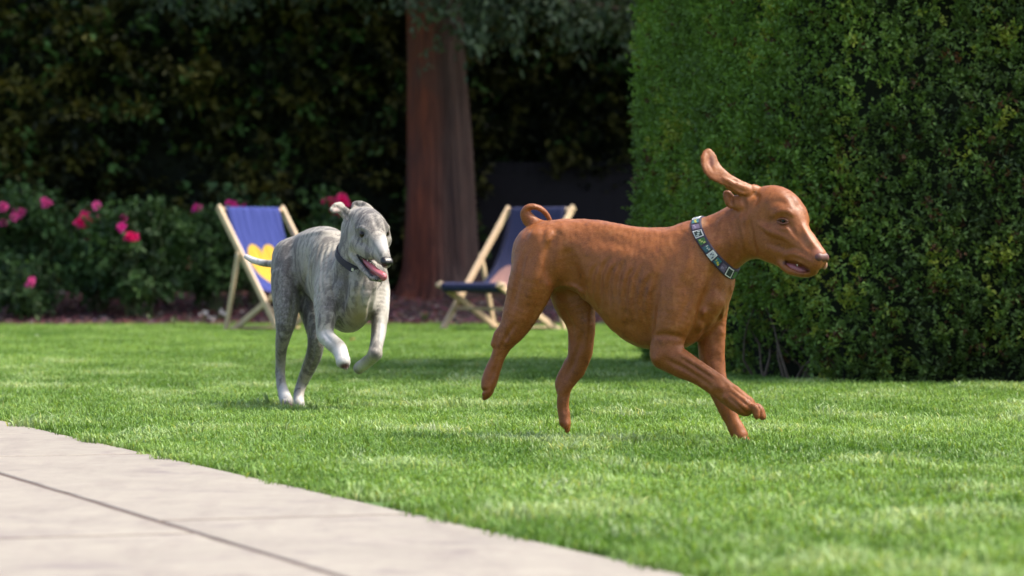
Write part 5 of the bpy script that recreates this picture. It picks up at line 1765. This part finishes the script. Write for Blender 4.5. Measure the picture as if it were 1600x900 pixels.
def small_plants():
    """low white flowers and seedlings at the edge of the bed, a red leaf and petals on the lawn"""
    r = random.Random(3)
    for i, (px, py) in enumerate(((318, 489), (331, 496), (341, 484), (353, 490))):
        D = 25.6+r.uniform(0, .5); q = Pt(px, py, D); z0 = float(bed_z(q[0], D))
        root = empty('flowering_plant', (q[0], D, z0)); tag(root, ('leftmost of the small white-flowered plants beside the blue deckchair', 'low white-flowered plant, second from the left beside the blue deckchair', 'tallest small white-flowered plant, third from the left by the blue deckchair', 'small white-flowered plant nearest the left leg of the blue deckchair')[i], 'plant', 'small white-flowered plants beside the blue deckchair')
        st = MB(); fl = MB(); hgt = max(.03, q[2]-z0)
        for k in range(4):
            a = r.uniform(0, 6.28); t = Vector((math.cos(a)*.025, math.sin(a)*.02, hgt*r.uniform(.75, 1.15)))
            st.tube([(0, 0, 0), t*.6, t], .0015, 4)
            for p in range(5):
                b = 2*math.pi*p/5; d = Vector((math.cos(b), -.35, math.sin(b)*.9))*.013; s_ = Vector((-math.sin(b), 0, math.cos(b)))*.006
                fl.add([t, t+d*.6+s_, t+d, t+d*.6-s_], [(0, 1, 2, 3)])
            for p in range(3):
                b = r.uniform(0, 6.28); d = Vector((math.cos(b), math.sin(b), .5))*.03; s_ = Vector((-math.sin(b), math.cos(b), 0))*.008; o = t*r.uniform(.2, .7)
                st.add([o, o+d*.5+s_, o+d, o+d*.5-s_], [(0, 1, 2, 3)])
        st.build('stem', mat_plain('weed_green', (.06, .12, .03), .6, 30), root); fl.build('flower', mat_plain('white_petal', (.6, .55, .5), .6, 30, .1), root)
    for i, (px, lb) in enumerate(((60, 'tiny green seedling in the bark mulch at the far left'), (236, 'tiny green seedling in the mulch below the full leafy rose bush'), (272, 'tiny green seedling in the mulch left of the white-flowered plants'), (664, 'green seedling in the mulch in front of the red tree trunk'), (772, 'green seedling in the mulch beneath the navy deckchair'))):
        px = px + r.uniform(-3, 3); D = 25.5+r.uniform(0, 1.0)
        x = (px-800)/FPX*D; z0 = float(bed_z(x, D))
        root = empty('seedling', (x, D, z0)); tag(root, lb, 'plant', 'seedlings in the bark mulch')
        st = MB()
        for k in range(7):
            b = r.uniform(0, 6.28); hh = r.uniform(.03, .09); d = Vector((math.cos(b)*.04, math.sin(b)*.03, hh)); s_ = Vector((-math.sin(b), math.cos(b), 0))*.011
            st.add([(0, 0, 0), d*.55+s_, d, d*.55-s_], [(0, 1, 2, 3)])
        st.build('leaves', mat_plain('seedling_green', (.08, .14, .03), .6, 30), root)
    # red leaf, white petals
    def flat(name, label, cat, px, py, col, s_, z=.03, group=None):
        D = CAM_H*FPX/(py-HZ); q = Pt(px, py, D)
        V = []; n = 12
        for i in range(n):
            t = 2*math.pi*i/n; V.append((math.cos(t)*s_, math.sin(t)*s_*.55, .006*math.sin(2*t)))
        V.append((0, 0, .004)); V += [(a, b, c-.0015) for a, b, c in V]
        k = n+1
        F = [(i, (i+1) % n, n) for i in range(n)] + [((i+1) % n+k, i+k, n+k) for i in range(n)] + [(i, i+k, (i+1) % n+k) for i in range(n)] + [(i, (i+1) % n+k, (i+1) % n) for i in range(n)]
        me = bpy.data.meshes.new(name); me.from_pydata(V, [], F); me.materials.append(mat_plain(name, col, .6, 60))
        o = link(bpy.data.objects.new(name, me)); o.location = (q[0], D, z); o.rotation_euler = (R(28), R(15), R(20+px)); tag(o, label, cat, group)
    flat('fallen_leaf', 'small dry red leaf lying on the lawn beneath the grey dog', 'leaf', 550, 538, (.35, .07, .02), .016)
    flat('fallen_petal', 'white petal lying on the lawn at the far left', 'petal', 58, 532, (.7, .68, .62), .018)


# ------------------------------------------------------------------ build everything
if True:
    hedge_right()
    hedge_back()
    fence()
    big_tree()
    side_tree(-5.0, 31.9, 3.1, 6.5, 2.9, 'leafy tree whose lower foliage shows above the hedge at the far left', 5)
    side_tree(-1.7, 32.2, 3.2, 6.5, 2.4, 'leafy tree behind the hedge, its foliage just left of the red trunk', 6)
    side_tree(4.6, 27.5, 3.0, 7.0, 3.0, 'unseen large leafy tree added behind the clipped hedge on the right for shade', 8)  # tree out of view, added to shade the back hedge
    side_tree(2.2, 31.5, 2.9, 6.5, 2.2, 'unseen tree added behind the timber fence for shade', 9)  # another unseen tree, added to keep light off the back
    rose_bush(35, 26.9, .75, .95, [(8, 325, 9, 1), (30, 333, 9, 1), (5, 348, 7, 1), (72, 318, 9, 1), (22, 340, 6, 1)], 'rose bush with a cluster of pale pink blooms at the far left edge', 21)
    rose_bush(45, 26.2, .60, .45, [(48, 440, 9, 1)], 'low rose bush with a single pink bloom near the left edge', 22)
    rose_bush(150, 26.7, .55, .85, [(135, 346, 14, 0), (141, 368, 8, 0), (151, 322, 7, 1), (155, 342, 6, 2)], 'rose bush with a large deep pink bloom left of centre of the bed', 23)
    rose_bush(215, 26.3, .85, .85, [(210, 373, 12, 0), (190, 355, 7, 2), (193, 341, 6, 2)], 'full leafy rose bush with one bright pink bloom, left of the blue deckchair', 24, 1.5)
    rose_bush(325, 26.8, .55, .8, [(290, 413, 8, 0), (308, 326, 7, 2)], 'rose bush just behind the left leg of the blue deckchair with a small low bloom', 25)
    rose_bush(385, 27.1, .55, .95, [(362, 323, 10, 2), (381, 325, 8, 2)], 'rose bush whose pink blooms peek over the top of the blue deckchair', 26, .8)
    rose_bush(520, 27.0, .5, .95, [(514, 316, 10, 0), (531, 318, 13, 0), (522, 332, 9, 0)], 'rose bush with deep pink blooms behind the head of the grey dog', 27, .6)
    YEL = (.62, .42, .02)
    deckchair((Pt(398, 0, 24.0)[0]+.02, 23.45, 0), R(-51), (.020, .036, .20), (.50, .31, .02), 'wooden deckchair with a bright blue sling printed with a yellow heart, behind the grey dog', scale=.94, heart_c=(.405, .47), heart_w=.345)
    deckchair((Pt(845, 0, 24.0)[0]-.015, 23.45, 0), R(-129), (.018, .022, .075), (.36, .19, .16), 'wooden deckchair with a navy sling printed with a dull pink heart, behind the brown dog', wid=.60, scale=.94, heart_c=(.62, .5), heart_w=.46)
    small_plants()
    grass()
brown_dog()
grey_dog()
